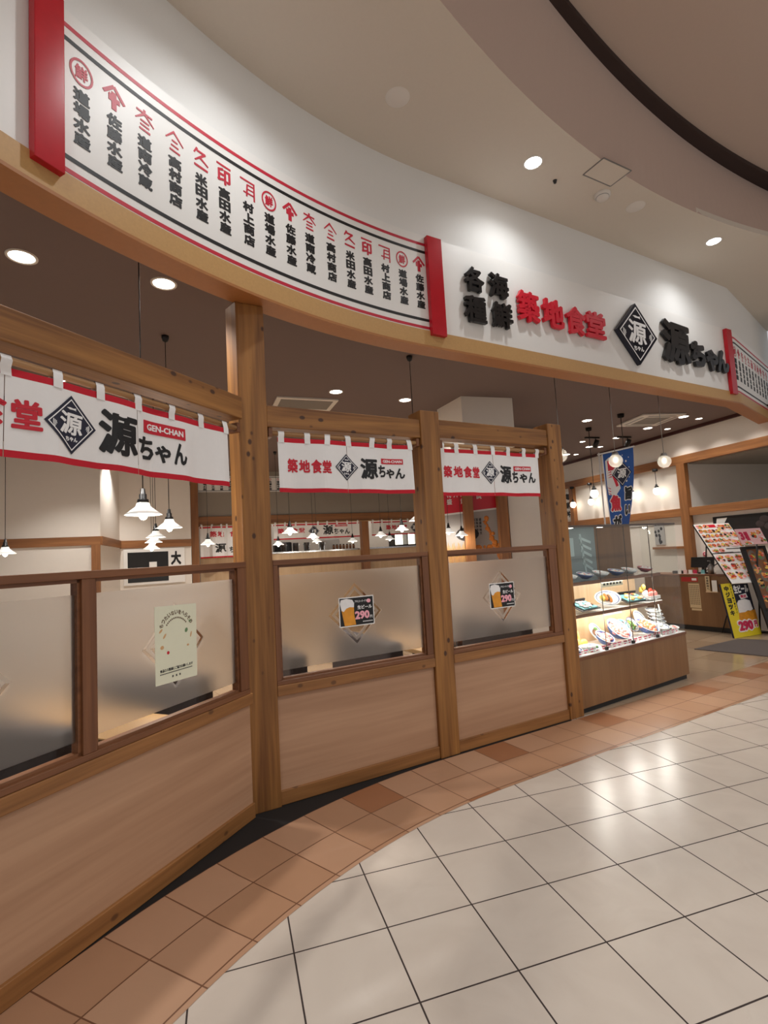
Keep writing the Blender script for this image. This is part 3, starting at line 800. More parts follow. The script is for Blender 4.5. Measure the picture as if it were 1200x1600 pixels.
# ------------------------------------------------------------------ papers on the glass
def beer_sticker(label, x0, x1, z0, z1):
    t = thing('beer_sticker', label, 'sticker', (P2[0], P2[1], 0), A2_, 'beer price stickers on the frosted glass')
    W, Hh = x1 - x0, z1 - z0
    fn = lambda x, z, d: (x, 0.0295 - d, z)
    X = lambda u: x0 + W * u
    Z = lambda v: z0 + Hh * v
    MB().plate(rect(x0, x1, z0, z1), fn, 0, 0.0012).build('sheet', 'paper_white', t)
    MB().plate(rect(X(.025), X(.975), Z(.035), Z(.965)), fn, 0.0012, 0.0018).build('black_field', 'ink_black', t)
    MB().plate([(X(.14), Z(.04)), (X(.05), Z(.70)), (X(.42), Z(.74)), (X(.42), Z(.40)), (X(.46), Z(.05))], fn, 0.0018, 0.0024).build('beer', 'beer_amber', t)
    MB().plate([(X(.07), Z(.56)), (X(.03), Z(.80)), (X(.06), Z(.92)), (X(.22), Z(.95)), (X(.38), Z(.90)), (X(.43), Z(.78)), (X(.42), Z(.64)), (X(.30), Z(.66)), (X(.2), Z(.62)), (X(.13), Z(.52))], fn, 0.0024, 0.003).build('foam', 'foam_white', t)
    mb = MB(); glyphs(mb, '生ビール', X(.52), X(.94), Z(.56), Z(.69), fn, 0.0028, 0.03, 0.0018)
    glyphs(mb, 'アサヒスーパードライ', X(.45), X(.83), Z(.79), Z(.87), fn, 0.0028, 0.015, 0.0018)
    glyphs(mb, '円', X(.87), X(.94), Z(.22), Z(.32), fn, 0.0028, 0.01, 0.0018)
    for k in range(7): mb.plate(rect(X(.66 + k * .042), X(.69 + k * .042), Z(.115), Z(.145)), fn, .0018, .0024)
    mb.build('white_lettering', 'ink_white', t)
    mb = MB(); glyphs(mb, '290', X(.44), X(.86), Z(.22), Z(.50), fn, 0.0032, 0.05, 0.0018); mb.build('price', 'ink_pink', t)
    mb = MB(); mb.plate([(X(.85 + .06 * math.cos(a)), Z(.82 + .07 * math.sin(a))) for a in [R(36 * k) for k in range(10)]], fn, 0.0018, 0.0026); mb.build('badge', 'ink_pink', t)
    return t
mat('beer_amber', rgb(226, 150, 40), 0.4, noise=0.35, nscale=18)
mat('foam_white', rgb(240, 238, 236), 0.5, noise=0.08, nscale=30)
mat('ink_pink', rgb(250, 176, 190), 0.6)
mat('ink_brown', rgb(112, 92, 70), 0.7)
mat('ink_green', rgb(108, 142, 98), 0.7)
mat('ink_peach', rgb(214, 170, 120), 0.7)
beer_sticker('black beer price sticker on the frosted window between corner post and middle post', 0.489, 0.776, 1.088, 1.302)
beer_sticker('black beer price sticker on the frosted window next to the end post', 1.906, 2.19, 1.080, 1.297)
t = thing('flyer', 'cream paper flyer with arched writing stuck on the left frosted window', 'flyer', (PL[0], PL[1], 0), AL)
fn = lambda x, z, d: (x, 0.0295 - d, z)
MB().plate([(-0.730, 0.986), (-0.438, 0.978), (-0.433, 1.382), (-0.729, 1.393)], fn, 0, 0.0012).build('sheet', 'paper_cream', t)
mb = MB(); s_ = 'もったいないをへらそう'
for i, ch in enumerate(s_):
    a = R(152 - 124 * i / (len(s_) - 1)); cx, cz = -0.582 + 0.118 * math.cos(a), 1.232 + 0.118 * math.sin(a)
    glyphs(mb, ch, cx - 0.011, cx + 0.011, cz - 0.012, cz + 0.012, fn, 0.002, 0.03, 0.001, rot=a - math.pi / 2)
for i in range(14):
    a = R(140 - 100 * i / 13); cx, cz = -0.582 + 0.088 * math.cos(a), 1.232 + 0.088 * math.sin(a)
    stroke(mb, (cx - 0.004, cz), (cx + 0.004, cz), 0.008, fn, 0.0018, 0.001)
mb.build('arched_lettering', 'ink_brown', t)
mb = MB(); glyphs(mb, '食品ロス削減にご協力お願いします', -0.70, -0.47, 1.046, 1.062, fn, 0.002, 0.03, 0.001)
glyphs(mb, '群', -0.62, -0.609, 1.008, 1.019, fn, .002, .02, .001); glyphs(mb, '馬', -0.595, -0.584, 1.008, 1.019, fn, .002, .02, .001); glyphs(mb, '県', -0.57, -0.559, 1.008, 1.019, fn, .002, .02, .001)
for k in range(24): mb.plate(rect(-0.70 + k * 0.0095, -0.693 + k * 0.0095, 1.034, 1.039), fn, .001, .0018)
mb.build('lower_lettering', 'ink_black', t)
def blob(mb, cx, cz, a, b_, rot): mb.plate([(cx + a * math.cos(q) * math.cos(rot) - b_ * math.sin(q) * math.sin(rot), cz + a * math.cos(q) * math.sin(rot) + b_ * math.sin(q) * math.cos(rot)) for q in [R(30 * k) for k in range(12)]], fn, 0.001, 0.0018)
mb = MB(); blob(mb, -.69, 1.262, .014, .006, .7); blob(mb, -.665, 1.232, .016, .006, .9); blob(mb, -.478, 1.215, .016, .005, 1.3); blob(mb, -.502, 1.16, .008, .006, 0); blob(mb, -.683, 1.175, .012, .010, 0); mb.build('food_print', 'ink_peach', t)
mb = MB(); blob(mb, -.512, 1.243, .013, .010, 1.1); blob(mb, -.485, 1.29, .008, .006, 0); mb.build('leaf_print', 'ink_green', t)
mb = MB(); blob(mb, -.643, 1.142, .009, .009, 0); mb.build('tomato_print', 'ink_red', t)

# ------------------------------------------------------------------ sign boards on the fascia
CRESTS = [('c', '道場水産'), ('y', '佐藤水産'), ('d', '道南冷蔵'), ('k', '高村商店'), ('q', '米田水産'), ('i', '高田水産'), ('t', '村上商店')]
def crest(mb, kind, cx, z0, z1, w, fn, d):
    h = z1 - z0; X = lambda u: cx + w * (u - 0.5)
    Z = lambda v: z0 + h * v
    S = lambda a, b_, c, e, t=0.10, tp=1.0: stroke(mb, (X(a), Z(b_)), (X(c), Z(e)), t * h, fn, d, 0.001, tp)
    if kind == 'c':
        ring_band(mb, cx, (z0 + z1) / 2, h * 0.43, h * 0.52, fn, d, 28, ax=w / h * 1.0)
        glyphs(mb, '鮮', X(.22), X(.78), Z(.22), Z(.78), fn, d, 0.03, 0.001)
    elif kind == 'y':
        S(.0, .55, .5, 1.0, .13); S(1.0, .5, .5, 1.0, .13); S(.5, .75, .5, .02, .2); S(.24, .45, .78, .45, .2); S(.25, .62, .5, .5, .1)
    elif kind == 'd':
        S(.1, .86, .92, .82, .08); S(.52, 1.0, .5, .75, .1); S(.5, .82, .04, .45, .1, .5); S(.52, .82, 1.0, .45, .1, .5); S(.3, .48, .75, .46, .07); S(.28, .30, .75, .28, .07); S(.24, .1, .8, .08, .08)
    elif kind == 'k':
        S(.5, 1.0, .02, .55, .09, .6); S(.48, .95, 1.0, .5, .09, .6); S(.35, .55, .68, .52, .07); S(.3, .33, .72, .3, .07); S(.22, .1, .8, .06, .08)
    elif kind == 'q':
        S(.3, 1.0, .1, .72, .11, .6); S(.28, .88, .8, .86, .1); S(.78, .88, .15, .38, .11, .6); S(.45, .6, .95, .36, .11, .6); S(.1, .16, .92, .12, .1)
    elif kind == 'i':
        S(.05, .95, .95, .93, .09)
        glyphs(mb, '印', X(.08), X(.92), Z(.0), Z(.8), fn, d, 0.035, 0.001)
    else:
        S(.0, .92, .98, .9, .08); S(.93, .92, .93, .0, .08); S(.45, .72, .93, .72, .07); S(.47, .72, .42, .1, .08); S(.45, .5, .93, .5, .06); S(.2, .28, .93, .28, .07)
def sign_columns(parent, pos, first=0, low=False):
    for i, s in enumerate(pos):
        k, name = CRESTS[(i + first) % 7]
        mb = MB(); ext = 0.0 if k == 'c' else 0.0
        crest(mb, k, s, 4.058, 4.195, 0.118, fpath, 0.004); mb.build('crest', 'paint_red', parent, world=True)
        mb = MB(); zt = 4.035
        for j, ch in enumerate(name):
            glyphs(mb, ch, s - 0.043, s + 0.043, zt - 0.079 * (j + 1) + 0.005, zt - 0.079 * j - 0.002, fpath, 0.004, 0.045, 0.001)
        mb.build('name_lettering', 'ink_black', parent, world=True)
def sign_board(label, s0, s1, pos, first=0):
    p = path((s0 + s1) / 2, 0); t = thing('sign_board', label, 'sign', (p[0], p[1], 3.53), 0, 'striped sign boards on the fascia')
    n = max(2, int((s1 - s0) / 0.09))
    MB().band(s0, s1, 3.535, 4.408, fpath, 0.0, 0.0012, n, 1).build('board', 'board_white', t, world=True)
    for nm, m, z in (('red_stripe', 'paint_red', 4.325), ('black_stripe', 'ink_black', 4.253), ('black_stripe', 'ink_black', 3.625), ('red_stripe', 'paint_red', 3.556)):
        MB().band(s0, s1, z - 0.012, z + 0.012, fpath, 0.001, 0.003, n, 1).build(nm, m, t, world=True)
    sign_columns(t, pos, first)
    return t
sign_board('long curved white sign board with red and black stripes and sixteen columns of names', -2.93, -0.01,
           [-2.812, -2.636, -2.457, -2.264, -2.083, -1.913, -1.727, -1.553, -1.373, -1.200, -1.003, -.818, -.646, -.463, -.282, -.103])
sign_board('white striped sign board with name columns at the far right turn of the fascia', 5.0, 7.3, [5.16 + 0.185 * i for i in range(11)])
def red_plank(label, s0, s1, z0=3.488, z1=4.392):
    p = path(s0, 0.03)
    o = MB().band(s0, s1, z0, z1, fpath, 0.0035, 0.05, 1, 1).build('red_plank', 'lacquer_red', None, (p[0], p[1], z0), bevel=0.003)
    return tag(o, label, 'plank', 'red lacquered planks beside the sign boards')
red_plank('red lacquered upright plank at the left end of the long sign board', -3.068, -2.926)
red_plank('red lacquered upright plank between the long sign board and the raised lettering', -0.03, 0.126)
red_plank('red lacquered upright plank right of the raised lettering, at the corner', 4.885, 5.02)
def letter(ch, s0, s1, z0, z1, m, label, rot=0.0, bold=0.033):
    p = path((s0 + s1) / 2, 0.0)
    mb = MB(); glyphs(mb, ch, s0, s1, z0, z1, fpath, 0.048, bold, 0.014, rot=rot)
    # two stand-off pins behind the letter
    zc = (z0 + z1) / 2; sc = (s0 + s1) / 2
    o = mb.build('raised_letter', m, None, (p[0], p[1], z0))
    return tag(o, label, 'letter', 'raised letters on the fascia')
letter('各', .385, .608, 3.985, 4.222, 'sign_black', 'raised dark character at the upper left of the four-character black block')
letter('海', .675, .918, 3.985, 4.228, 'sign_black', 'raised dark character at the upper right of the four-character black block')
letter('種', .360, .612, 3.685, 3.940, 'sign_black', 'raised black character at the lower left of the four-character block')
letter('鮮', .690, .946, 3.690, 3.940, 'sign_black', 'raised black character at the lower right of the four-character block')
letter('築', 1.032, 1.322, 3.815, 4.130, 'sign_red', 'first raised red character, beside the black four-character block')
letter('地', 1.368, 1.675, 3.815, 4.118, 'sign_red', 'second raised red character from the black block')
letter('食', 1.712, 2.010, 3.800, 4.105, 'sign_red', 'third raised red character, second from the diamond emblem')
letter('堂', 2.025, 2.340, 3.815, 4.108, 'sign_red', 'last raised red character, next to the diamond emblem')
letter('源', 3.40, 3.98, 3.73, 4.27, 'sign_black', 'large raised black character right of the diamond emblem', -0.04, 0.038)
letter('ち', 3.985, 4.315, 3.755, 4.09, 'sign_black', 'raised black hiragana right after the large black character', 0.0, 0.06)
letter('ゃ', 4.325, 4.60, 3.738, 4.03, 'sign_black', 'small raised black hiragana, second from the right-hand red plank', 0.0, 0.06)
letter('ん', 4.585, 4.87, 3.75, 4.06, 'sign_black', 'raised black hiragana next to the right-hand red plank', 0.0, 0.06)
p = path(2.905, 0)
t = thing('emblem_sign', 'dark navy diamond emblem with a white character, raised on the white fascia', 'sign', (p[0], p[1], 3.6))
emblem(2.905, 3.98, 0.745, 0.735, fpath, t, 0.05, 'sign_navy', 'ink_white', solid=0.045, world=True)

# ------------------------------------------------------------------ mall ceiling fittings
def downlight(label, loc, r=0.075, e=E_MALL, size=150, group='downlights in the mall ceiling', glow='glow_cool', col=(.97, .99, 1.0), blend=0.85):
    t = thing('downlight', label, 'light', loc, 0, group)
    MB().lathe([(r * 1.22, 0.0), (r * 1.2, -0.006), (r, -0.006), (r * 0.96, 0.0)], (0, 0, 0), 28).build('trim_ring', 'white_plastic', t)
    MB().disc(r * 0.97, (0, 0, -0.002), 28, False).build('lamp_glass', glow, t)
    if e: spot('downlight_beam', t, (0, 0, -0.02), e, size, blend, col, 0.05)
    return t
downlight('round bright downlight in the mall ceiling above the red raised letters', (1.523, 4.44, 5.05))
downlight('round bright downlight in the mall ceiling near the right corner', (4.053, 5.864, 5.05))
for i, a in enumerate((142.6, 176)):
    downlight('round downlight in the mall ceiling beyond the top edge of the picture' if i == 0 else 'round downlight in the mall ceiling behind the viewer on the left',
              (AC[0] + 4.32 * math.cos(R(a)), AC[1] + 4.32 * math.sin(R(a)), 5.05), e=E_MALL * 1.7)
o = MB().lathe([(0.001, -0.004), (0.088, -0.004), (0.094, 0)], (0, 0, 0), 28).build('speaker_disc', 'white_plastic'); o.location = (0.278, 3.686, 5.049)
tag(o, 'flat pale round disc on the mall ceiling left of the downlights', 'ceiling disc', 'flat discs on the mall ceiling')
o = dup(o, (2.788, 5.146, 5.049), label='flat pale round disc on the mall ceiling beside the smoke detector')
t = thing('smoke_detector', 'white round smoke detector on the mall ceiling below the access hatch', 'smoke detector', (2.351, 4.927, 5.05))
MB().lathe([(0.078, 0), (0.078, -0.02), (0.06, -0.028), (0.056, -0.045), (0.001, -0.047)], (0, 0, 0), 28).build('body', 'white_plastic', t)
MB().lathe([(0.062, -0.027), (0.062, -0.032), (0.055, -0.032)], (0, 0, 0), 28).build('vent_ring', 'metal_grey', t)
t = thing('access_hatch', 'square access hatch with a dark joint in the mall ceiling', 'hatch', (2.27, 4.62, 5.05), R(28.5))
mb = MB(); w = 0.19
for (a, b_, c, d_) in ((-w, w, -w * .6 - .006, -w * .6 + .006), (-w, w, w * .6 - .006, w * .6 + .006), (-w - .006, -w + .006, -w * .6, w * .6), (w - .006, w + .006, -w * .6, w * .6)):
    mb.box(a, b_, c, d_, -0.004, -0.0005)
mb.build('frame', 'hatch_grey' if 'hatch_grey' in MATS else 'metal_grey', t); MB().box(-w + .006, w - .006, -w * .6 + .006, w * .6 - .006, -0.003, -0.0005).build('lid', 'mall_ceiling', t)
o = MB().lathe([(0.001, -0.03), (0.012, -0.028), (0.02, 0)], (0, 0, 0), 14).build('sprinkler_head', 'metal_black'); o.location = (1.80, 4.688, 5.05)
tag(o, 'tiny dark sprinkler head on the mall ceiling beside the downlight', 'sprinkler')

# ------------------------------------------------------------------ shop interior: walls, beams
WR = (6.167, 8.608); AW = R(107.866)      # right wall: local x runs away from the mall, +y into the room
def at(o, P, A, z=0.0): o.location = (P[0], P[1], z); o.rotation_euler = (0, 0, A); return o
def wallbox(name, m, P, A, boxes, parent=None, bevel=0.0):
    mb = MB()
    for bx in boxes: mb.box(*bx)
    return struct(at(mb.build(name, m, None, bevel=bevel), P, A))
wallbox('wall_right', 'interior_white', WR, AW, [(-0.85, 7, -0.12, 0, 0, 2.0), (-0.85, 7, -0.12, 0, 3.07, 3.65), (1.30, 7, -0.12, 0, 2.0, 3.07)])
wallbox('wall_alcove', 'interior_white', WR, AW, [(-0.85, 1.4, -3.1, -3.0, 1.9, 3.0), (1.3, 1.4, -3.0, -0.12, 1.9, 3.0)])
wallbox('ceiling_alcove', 'dim_wall', WR, AW, [(-0.85, 1.4, -3.1, -0.12, 2.99, 3.06)])
wallbox('trim_4', 'beam_wood_X', WR, AW, [(-0.85, 7, 0.0, 0.08, 2.99, 3.15)], bevel=0.004)
wallbox('trim_5', 'beam_wood_X', WR, AW, [(-0.85, 7, 0.0, 0.08, 2.0, 2.15)], bevel=0.004)
wallbox('trim_6', 'beam_wood_Z', WR, AW, [(1.22, 1.40, 0.0, 0.10, 0.0, 2.99)], bevel=0.004)
wallbox('trim_7', 'beam_wood_Z', WR, AW, [(4.49, 4.63, 0.0, 0.10, 0.0, 2.99)], bevel=0.004)
wallbox('trim_8', 'crown_dark', WR, AW, [(-0.85, 7, 0.0, 0.05, 3.595, 3.65)])
# left walls
LA0, LA1, LA2, LA3 = (-7.6, 6.98), (-4.603, 8.396), (-5.157, 10.086), (-4.06, 10.86)
def wall_seg(name, p, q, z0, z1, m='interior_white', t=0.1, off=0.0):
    A = math.atan2(q[1] - p[1], q[0] - p[0]); L = math.hypot(q[0] - p[0], q[1] - p[1])
    return wallbox(name, m, p, A, [(0, L, -off, t - off, z0, z1)])
wall_seg('wall_left', LA0, LA1, 0, 3.65); wall_seg('wall_left_return', LA1, LA2, 0, 3.65); wall_seg('wall_left_back', LA2, LA3, 0, 3.65)
wall_seg('trim_9', LA0, LA1, 2.0, 2.14, 'beam_wood_X', 0.03, 0.03); wall_seg('trim_10', LA1, LA2, 2.0, 2.14, 'beam_wood_X', 0.03, 0.03)
wall_seg('trim_11', LA2, LA3, 1.985, 2.135, 'beam_wood_X', 0.03, 0.03)
wallbox('trim_12', 'beam_wood_Z', LA1, R(25.4), [(-0.13, 0.0, -0.05, -0.001, 0, 2.0)])
wall_seg('wall_left_side', (-7.6, 1.0), LA0, 0, 3.65)
struct(MB().prism([(6.45, 7.80), (14.0, 10.24), (13.97, 10.34), (6.42, 7.90)], 0, 5.05).build('wall_mall_side', 'plaster_white'))
# kitchen front
KP = (-4.2, 11.3); AK = R(21.8)
wallbox('trim_13', 'beam_wood_Z', KP, AK, [(-0.02, 0.13, -0.28, -0.10, 0, 3.65)], bevel=0.004)
wallbox('trim_14', 'beam_wood_X', KP, AK, [(0, 6.2, -0.06, 0.10, 2.46, 2.63)], bevel=0.004)
wallbox('wall_kitchen', 'dim_wall', KP, AK, [(0, 6.2, 0, 0.10, 2.63, 3.65)])
wallbox('trim_15', 'beam_wood_Z', KP, AK, [(3.885, 4.06, -0.09, 0.10, 0, 2.46)], bevel=0.004)
wallbox('wall_back', 'interior_white', KP, AK, [(-0.6, 6.4, 2.2, 2.3, 0, 3.65), (-0.6, -0.5, 0, 2.2, 0, 3.65)])
# hanging white box under the shop ceiling, poster partition
mb = MB().prism([(1.115, 6.829), (1.857, 7.054), (1.60, 7.90), (0.855, 7.429)], 2.97, 3.65)
struct(mb.build('wall_bulkhead', 'interior_white'))
wallbox('wall_partition', 'interior_white', (0.7, 9.02), 0.0, [(0, 1.40, 0, 0.12, 0, 2.95), (1.42, 2.15, -0.2, 0.12, 0, 3.0)])
wallbox('trim_16', 'beam_wood_X', (0.7, 9.02), 0.0, [(1.20, 2.12, -0.26, 0.12, 3.0, 3.42)])
wallbox('trim_17', 'beam_wood_Z', (0.7, 8.78), 0.0, [(0.652, 0.815, 0, 0.16, 0, 2.97)], bevel=0.004)
wallbox('trim_18', 'beam_wood_Z', (0.7, 8.78), 0.0, [(1.235, 1.40, 0, 0.16, 0, 2.97)], bevel=0.004)

# poster behind the two posts
PAL = {}
for nm, c in (('food_red', (200, 60, 40)), ('food_orange', (226, 140, 60)), ('food_yellow', (236, 204, 96)), ('food_green', (96, 150, 70)), ('food_pink', (240, 150, 140)),
              ('food_white', (245, 242, 236)), ('food_brown', (130, 84, 52)), ('food_black', (34, 28, 28)), ('food_gold', (230, 176, 96)), ('dish_white', (246, 246, 244)),
              ('dish_blue', (60, 84, 140)), ('dish_teal', (120, 190, 196)), ('dish_red', (176, 34, 30)), ('card_pink', (244, 206, 204)), ('sign_yellow', (236, 214, 40)), ('sign_pinkred', (206, 40, 84)),
              ('banner_blue', (28, 84, 164)), ('menu_pink', (244, 196, 200)), ('sea_teal', (138, 150, 150)), ('poster_grey', (176, 172, 170)), ('hatch_grey', (120, 112, 104))):  # sea_teal: teal of the reflection painted inside the showcase
    mat(nm, rgb(*c), 0.35 if nm.startswith('dish') else 0.5, noise=0.12 if nm.startswith('food') else 0.0, nscale=60)
mat('food_salmon', rgb(236, 120, 84), 0.35, noise=0.15, nscale=60)
t = thing('noodle_poster', 'tall red and grey food poster behind two wooden posts', 'poster', (1.0, 9.01, 1.2))
fn = lambda x, z, d: (x, -0.002 - d, z)
MB().plate(rect(0.0, 1.06, 0.0, 1.55), fn, 0, 0.006).build('sheet', 'poster_grey', t)
MB().plate([(0.0, 1.03), (1.06, 1.10), (1.06, 1.55), (0.0, 1.55)], fn, 0.006, 0.008).build('red_field', 'sign_red', t)
MB().plate([(0.0, 1.0), (1.06, 1.07), (1.06, 1.10), (0.0, 1.03)], fn, 0.006, 0.009).build('white_stripe', 'ink_white', t)
mb = MB()
for i, w in enumerate(('特盛', '丼', '海鮮')):
    for j, ch in enumerate(w): glyphs(mb, ch, .10 + .12 * i, .19 + .12 * i, 1.31 - .12 * j, 1.41 - .12 * j, fn, .010, .03, .007)
glyphs(mb, '食', .60, .72, 1.26, 1.42, fn, .010, .04, .007)
ring_band(mb, 0.98, 1.46, .12, .16, fn, .010); mb.build('white_lettering', 'ink_white', t)
mb = MB()
for k in range(4):
    for j in range(5): glyphs(mb, random.choice('旨味海老天丼大盛'), .47 + .055 * k, .51 + .055 * k, .88 - .06 * j, .93 - .06 * j, fn, .009, .02, .006)
mb.build('black_lettering', 'ink_black', t)
mb = MB()
for k in range(16): mb.ball((0.55 + 0.03 * k, -0.012, 0.40 + random.uniform(-.08, .06)), (random.uniform(.02, .06), 0.012, random.uniform(.02, .05)), 9, 6)
for k in range(26): mb.ball((0.74 + 0.010 * k + random.uniform(-.03, .03), -0.012, 0.92 - 0.03 * k), (random.uniform(.02, .05), 0.012, random.uniform(.02, .045)), 9, 6)
mb.build('fried_prawn_picture', 'food_orange', t)
mb = MB()
for k in range(16): mb.ball((0.05 + 0.025 * k, -0.012, 0.30 + 0.04 * math.sin(k * 1.7)), (0.010, 0.008, 0.20))
mb.build('noodle_picture', 'food_gold', t)
MB().plate([(0.42 + .20 * math.cos(R(20 * k)), 0.66 + .12 * math.sin(R(20 * k))) for k in range(18)], fn, .006, .008).build('bowl_picture', 'food_black', t)

# black picture on the left back wall
AB = math.atan2(LA3[1] - LA2[1], LA3[0] - LA2[0])
t = thing('wall_picture', 'framed black and white picture with a brushed character on the left back wall', 'picture', (LA2[0], LA2[1], 1.56), AB)
fn = lambda x, z, d: (x, -0.003 - d, z)
MB().plate(rect(0.06, 1.20, -0.3, 0.405), fn, 0, 0.02).build('mount', 'paper_white', t)
MB().plate(rect(0.13, 0.88, -0.25, 0.34), fn, 0.02, 0.023).build('black_field', 'ink_black', t)
MB().plate(rect(0.52, 0.66, 0.02, 0.14), fn, 0.023, 0.026).build('white_patch', 'paper_white', t)
mb = MB(); glyphs(mb, '大', 0.93, 1.13, 0.06, 0.34, fn, 0.024, 0.05, 0.02); mb.build('brush_lettering', 'ink_black', t)

# kitchen counter, utensils, cloths
t = thing('kitchen_counter', 'stainless serving counter of the open kitchen behind the hanging lamps', 'counter', (KP[0], KP[1], 0), AK)
MB().box(0.16, 3.87, 0.12, 0.75, 1.74, 1.78).box(4.07, 6.2, 0.12, 0.75, 1.74, 1.78).build('top', 'steel', t, bevel=0.004)
MB().box(0.16, 6.2, 0.14, 0.20, 0, 1.74).build('front', 'pale_oak_Z', t)
def kloc(x, y, z): p = frame_pt(KP, AK, x, y); return (p[0], p[1], z)
pot = thing('stock_pot', 'tall steel pot on the kitchen counter beside the corner post', 'pot', kloc(2.05, 0.4, 1.78), 0, 'steel pots on the kitchen counter')
MB().lathe([(0.001, 0), (0.07, 0), (0.07, 0.2), (0.075, 0.205), (0.066, 0.205), (0.066, 0.02)], n=18).build('body', 'steel', pot)
MB().box(-0.09, 0.09, -0.008, 0.008, 0.15, 0.165).build('handle', 'steel', pot)
for i, (x, lab) in enumerate(((2.35, 'steel pot second from the corner post on the kitchen counter'), (2.62, 'steel pot in the middle of the kitchen counter'), (3.0, 'steel pot left of the white kitchen box'))):
    dup(pot, kloc(x, 0.42, 1.78), label=lab)
o = at(MB().box(0, 0.5, 0, 0.3, 0, 0.28).build('kitchen_box', 'dish_white', bevel=0.02), kloc(3.1, 0.9, 1.9)[:2], AK, 1.78); tag(o, 'white box at the back of the kitchen counter', 'box')
o = at(MB().box(0, 0.42, 0, 0.3, 0, 0.24).build('rice_warmer', 'metal_black', bevel=0.03), kloc(1.9, 0.7, 1.78)[:2], AK, 1.78); tag(o, 'dark rounded appliance on the kitchen counter', 'appliance')
sj = thing('sauce_jar', 'small dark jar in the row on the kitchen counter', 'jar', kloc(3.25, 0.25, 1.78), 0, 'row of small jars on the kitchen counter')
MB().lathe([(0.001, 0), (0.03, 0), (0.03, 0.08), (0.02, 0.1)], n=10).build('body', 'food_brown', sj); MB().lathe([(0.022, 0.1), (0.022, 0.12), (0.001, 0.12)], n=10).build('lid', 'metal_black', sj)
for k in range(1, 7): dup(sj, kloc(3.25 + 0.085 * k, 0.25, 1.78))
t = thing('drinks_cooler', 'lit glass fridge on the kitchen counter, half hidden by the middle post', 'fridge', kloc(4.95, 0.45, 1.78), AK)
MB().box(0, 0.75, 0.02, 0.4, 0, 0.04).box(0, 0.75, 0.02, 0.4, 0.36, 0.40).box(0, 0.03, 0.02, 0.4, 0, 0.4).box(0.37, 0.40, 0.02, 0.4, 0, 0.4).box(0.72, 0.75, 0.02, 0.4, 0, 0.4).build('cabinet', 'metal_black', t)
MB().box(0.03, 0.72, 0.30, 0.32, 0.04, 0.36).build('lit_back', 'fridge_lit' if 'fridge_lit' in MATS else 'bulb_dim', t)
MB().box(0.03, 0.72, 0.03, 0.036, 0.04, 0.36).build('door', 'glass_clear', t)
spot('kitchen_light', None, kloc(2.2, 1.2, 3.4), 28, 150, 0.8, (1, .96, .9), 0.3, 'POINT'); spot('kitchen_light', None, kloc(5.0, 1.2, 3.4), 28, 150, 0.8, (1, .96, .9), 0.3, 'POINT')
KI = lambda o_, s: [('築', o_ + .22 * s, o_ + .36 * s, 2.19, 2.31, 'r'), ('地', o_ + .38 * s, o_ + .52 * s, 2.19, 2.31, 'r'), ('食', o_ + .54 * s, o_ + .68 * s, 2.19, 2.31, 'r'), ('堂', o_ + .70 * s, o_ + .84 * s, 2.19, 2.31, 'r'),
                    ('源', o_ + 1.28 * s, o_ + 1.52 * s, 2.13, 2.36, 'k'), ('ち', o_ + 1.54 * s, o_ + 1.66 * s, 2.14, 2.27, 'k'), ('ゃ', o_ + 1.68 * s, o_ + 1.79 * s, 2.14, 2.25, 'k'), ('ん', o_ + 1.81 * s, o_ + 1.94 * s, 2.13, 2.26, 'k')]
rod('wooden rod with the white curtains over the kitchen counter', KP, AK, 0.12, 6.1, 2.435, -0.12)
noren('white split curtain over the kitchen counter, left of the kitchen post', KP, AK, 1.74, 3.80, 2.05, 2.40, [2.78], [1.78, 2.0, 2.25, 2.5, 2.78, 3.0, 3.25, 3.5, 3.76], KI(1.62, 1.0), (2.68, 2.225, 0.26, 0.27), (3.2, 3.5, 2.31, 2.36), 2.435, -0.12, True, 0.5, 1.4, 'split curtains over the kitchen counter')
noren('white split curtain over the kitchen counter, right of the kitchen post', KP, AK, 4.12, 6.0, 2.06, 2.40, [5.1], [4.16, 4.4, 4.65, 4.9, 5.1, 5.4, 5.7, 5.96], KI(4.3, 0.92), (5.28, 2.225, 0.24, 0.27), None, 2.435, -0.12, True, 1.9, 1.4, 'split curtains over the kitchen counter')
noren('longer wrinkled white curtain beyond the left back wall', KP, AK, 0.16, 1.70, 1.72, 2.40, [0.72, 1.2], [0.2, 0.4, 0.6, 0.72, 0.95, 1.2, 1.4, 1.65],
      [('築', .36, .50, 2.17, 2.30, 'r'), ('地', .52, .66, 2.17, 2.30, 'r'), ('食', .78, .92, 2.17, 2.30, 'r'), ('堂', .94, 1.08, 2.17, 2.30, 'r'), ('源', .46, .70, 1.83, 2.03, 'k'), ('ち', .76, .88, 1.82, 1.95, 'k'), ('ゃ', .9, 1.0, 1.82, 1.93, 'k'), ('ん', 1.02, 1.14, 1.82, 1.95, 'k')],
      None, None, 2.435, -0.12, True, 0.9, 4.0, 'split curtains over the kitchen counter')
t = thing('kitchen_sign', 'striped white sign board with name columns high over the kitchen front', 'sign', (KP[0], KP[1], 3.18), AK)
fn = lambda x, z, d: (x, -0.002 - d, z)
MB().plate(rect(0.15, 6.1, 0.0, 0.36), fn, 0, 0.02).build('board', 'board_white', t)
for z in (0.025, 0.33): MB().plate(rect(0.15, 6.1, z - 0.006, z + 0.006), fn, 0.02, 0.022).build('black_stripe', 'ink_black', t)
mb = MB(); mr = MB()
for k in range(22):
    x = 0.25 + k * 0.18; nm = CRESTS[k % 7][1]
    for j, ch in enumerate(nm): glyphs(mb, ch, x, x + 0.07, 0.20 - 0.055 * j, 0.25 - 0.055 * j, fn, 0.023, 0.03, 0.02)
    ring_band(mr, x + 0.035, 0.285, 0.016, 0.024, fn, 0.023)
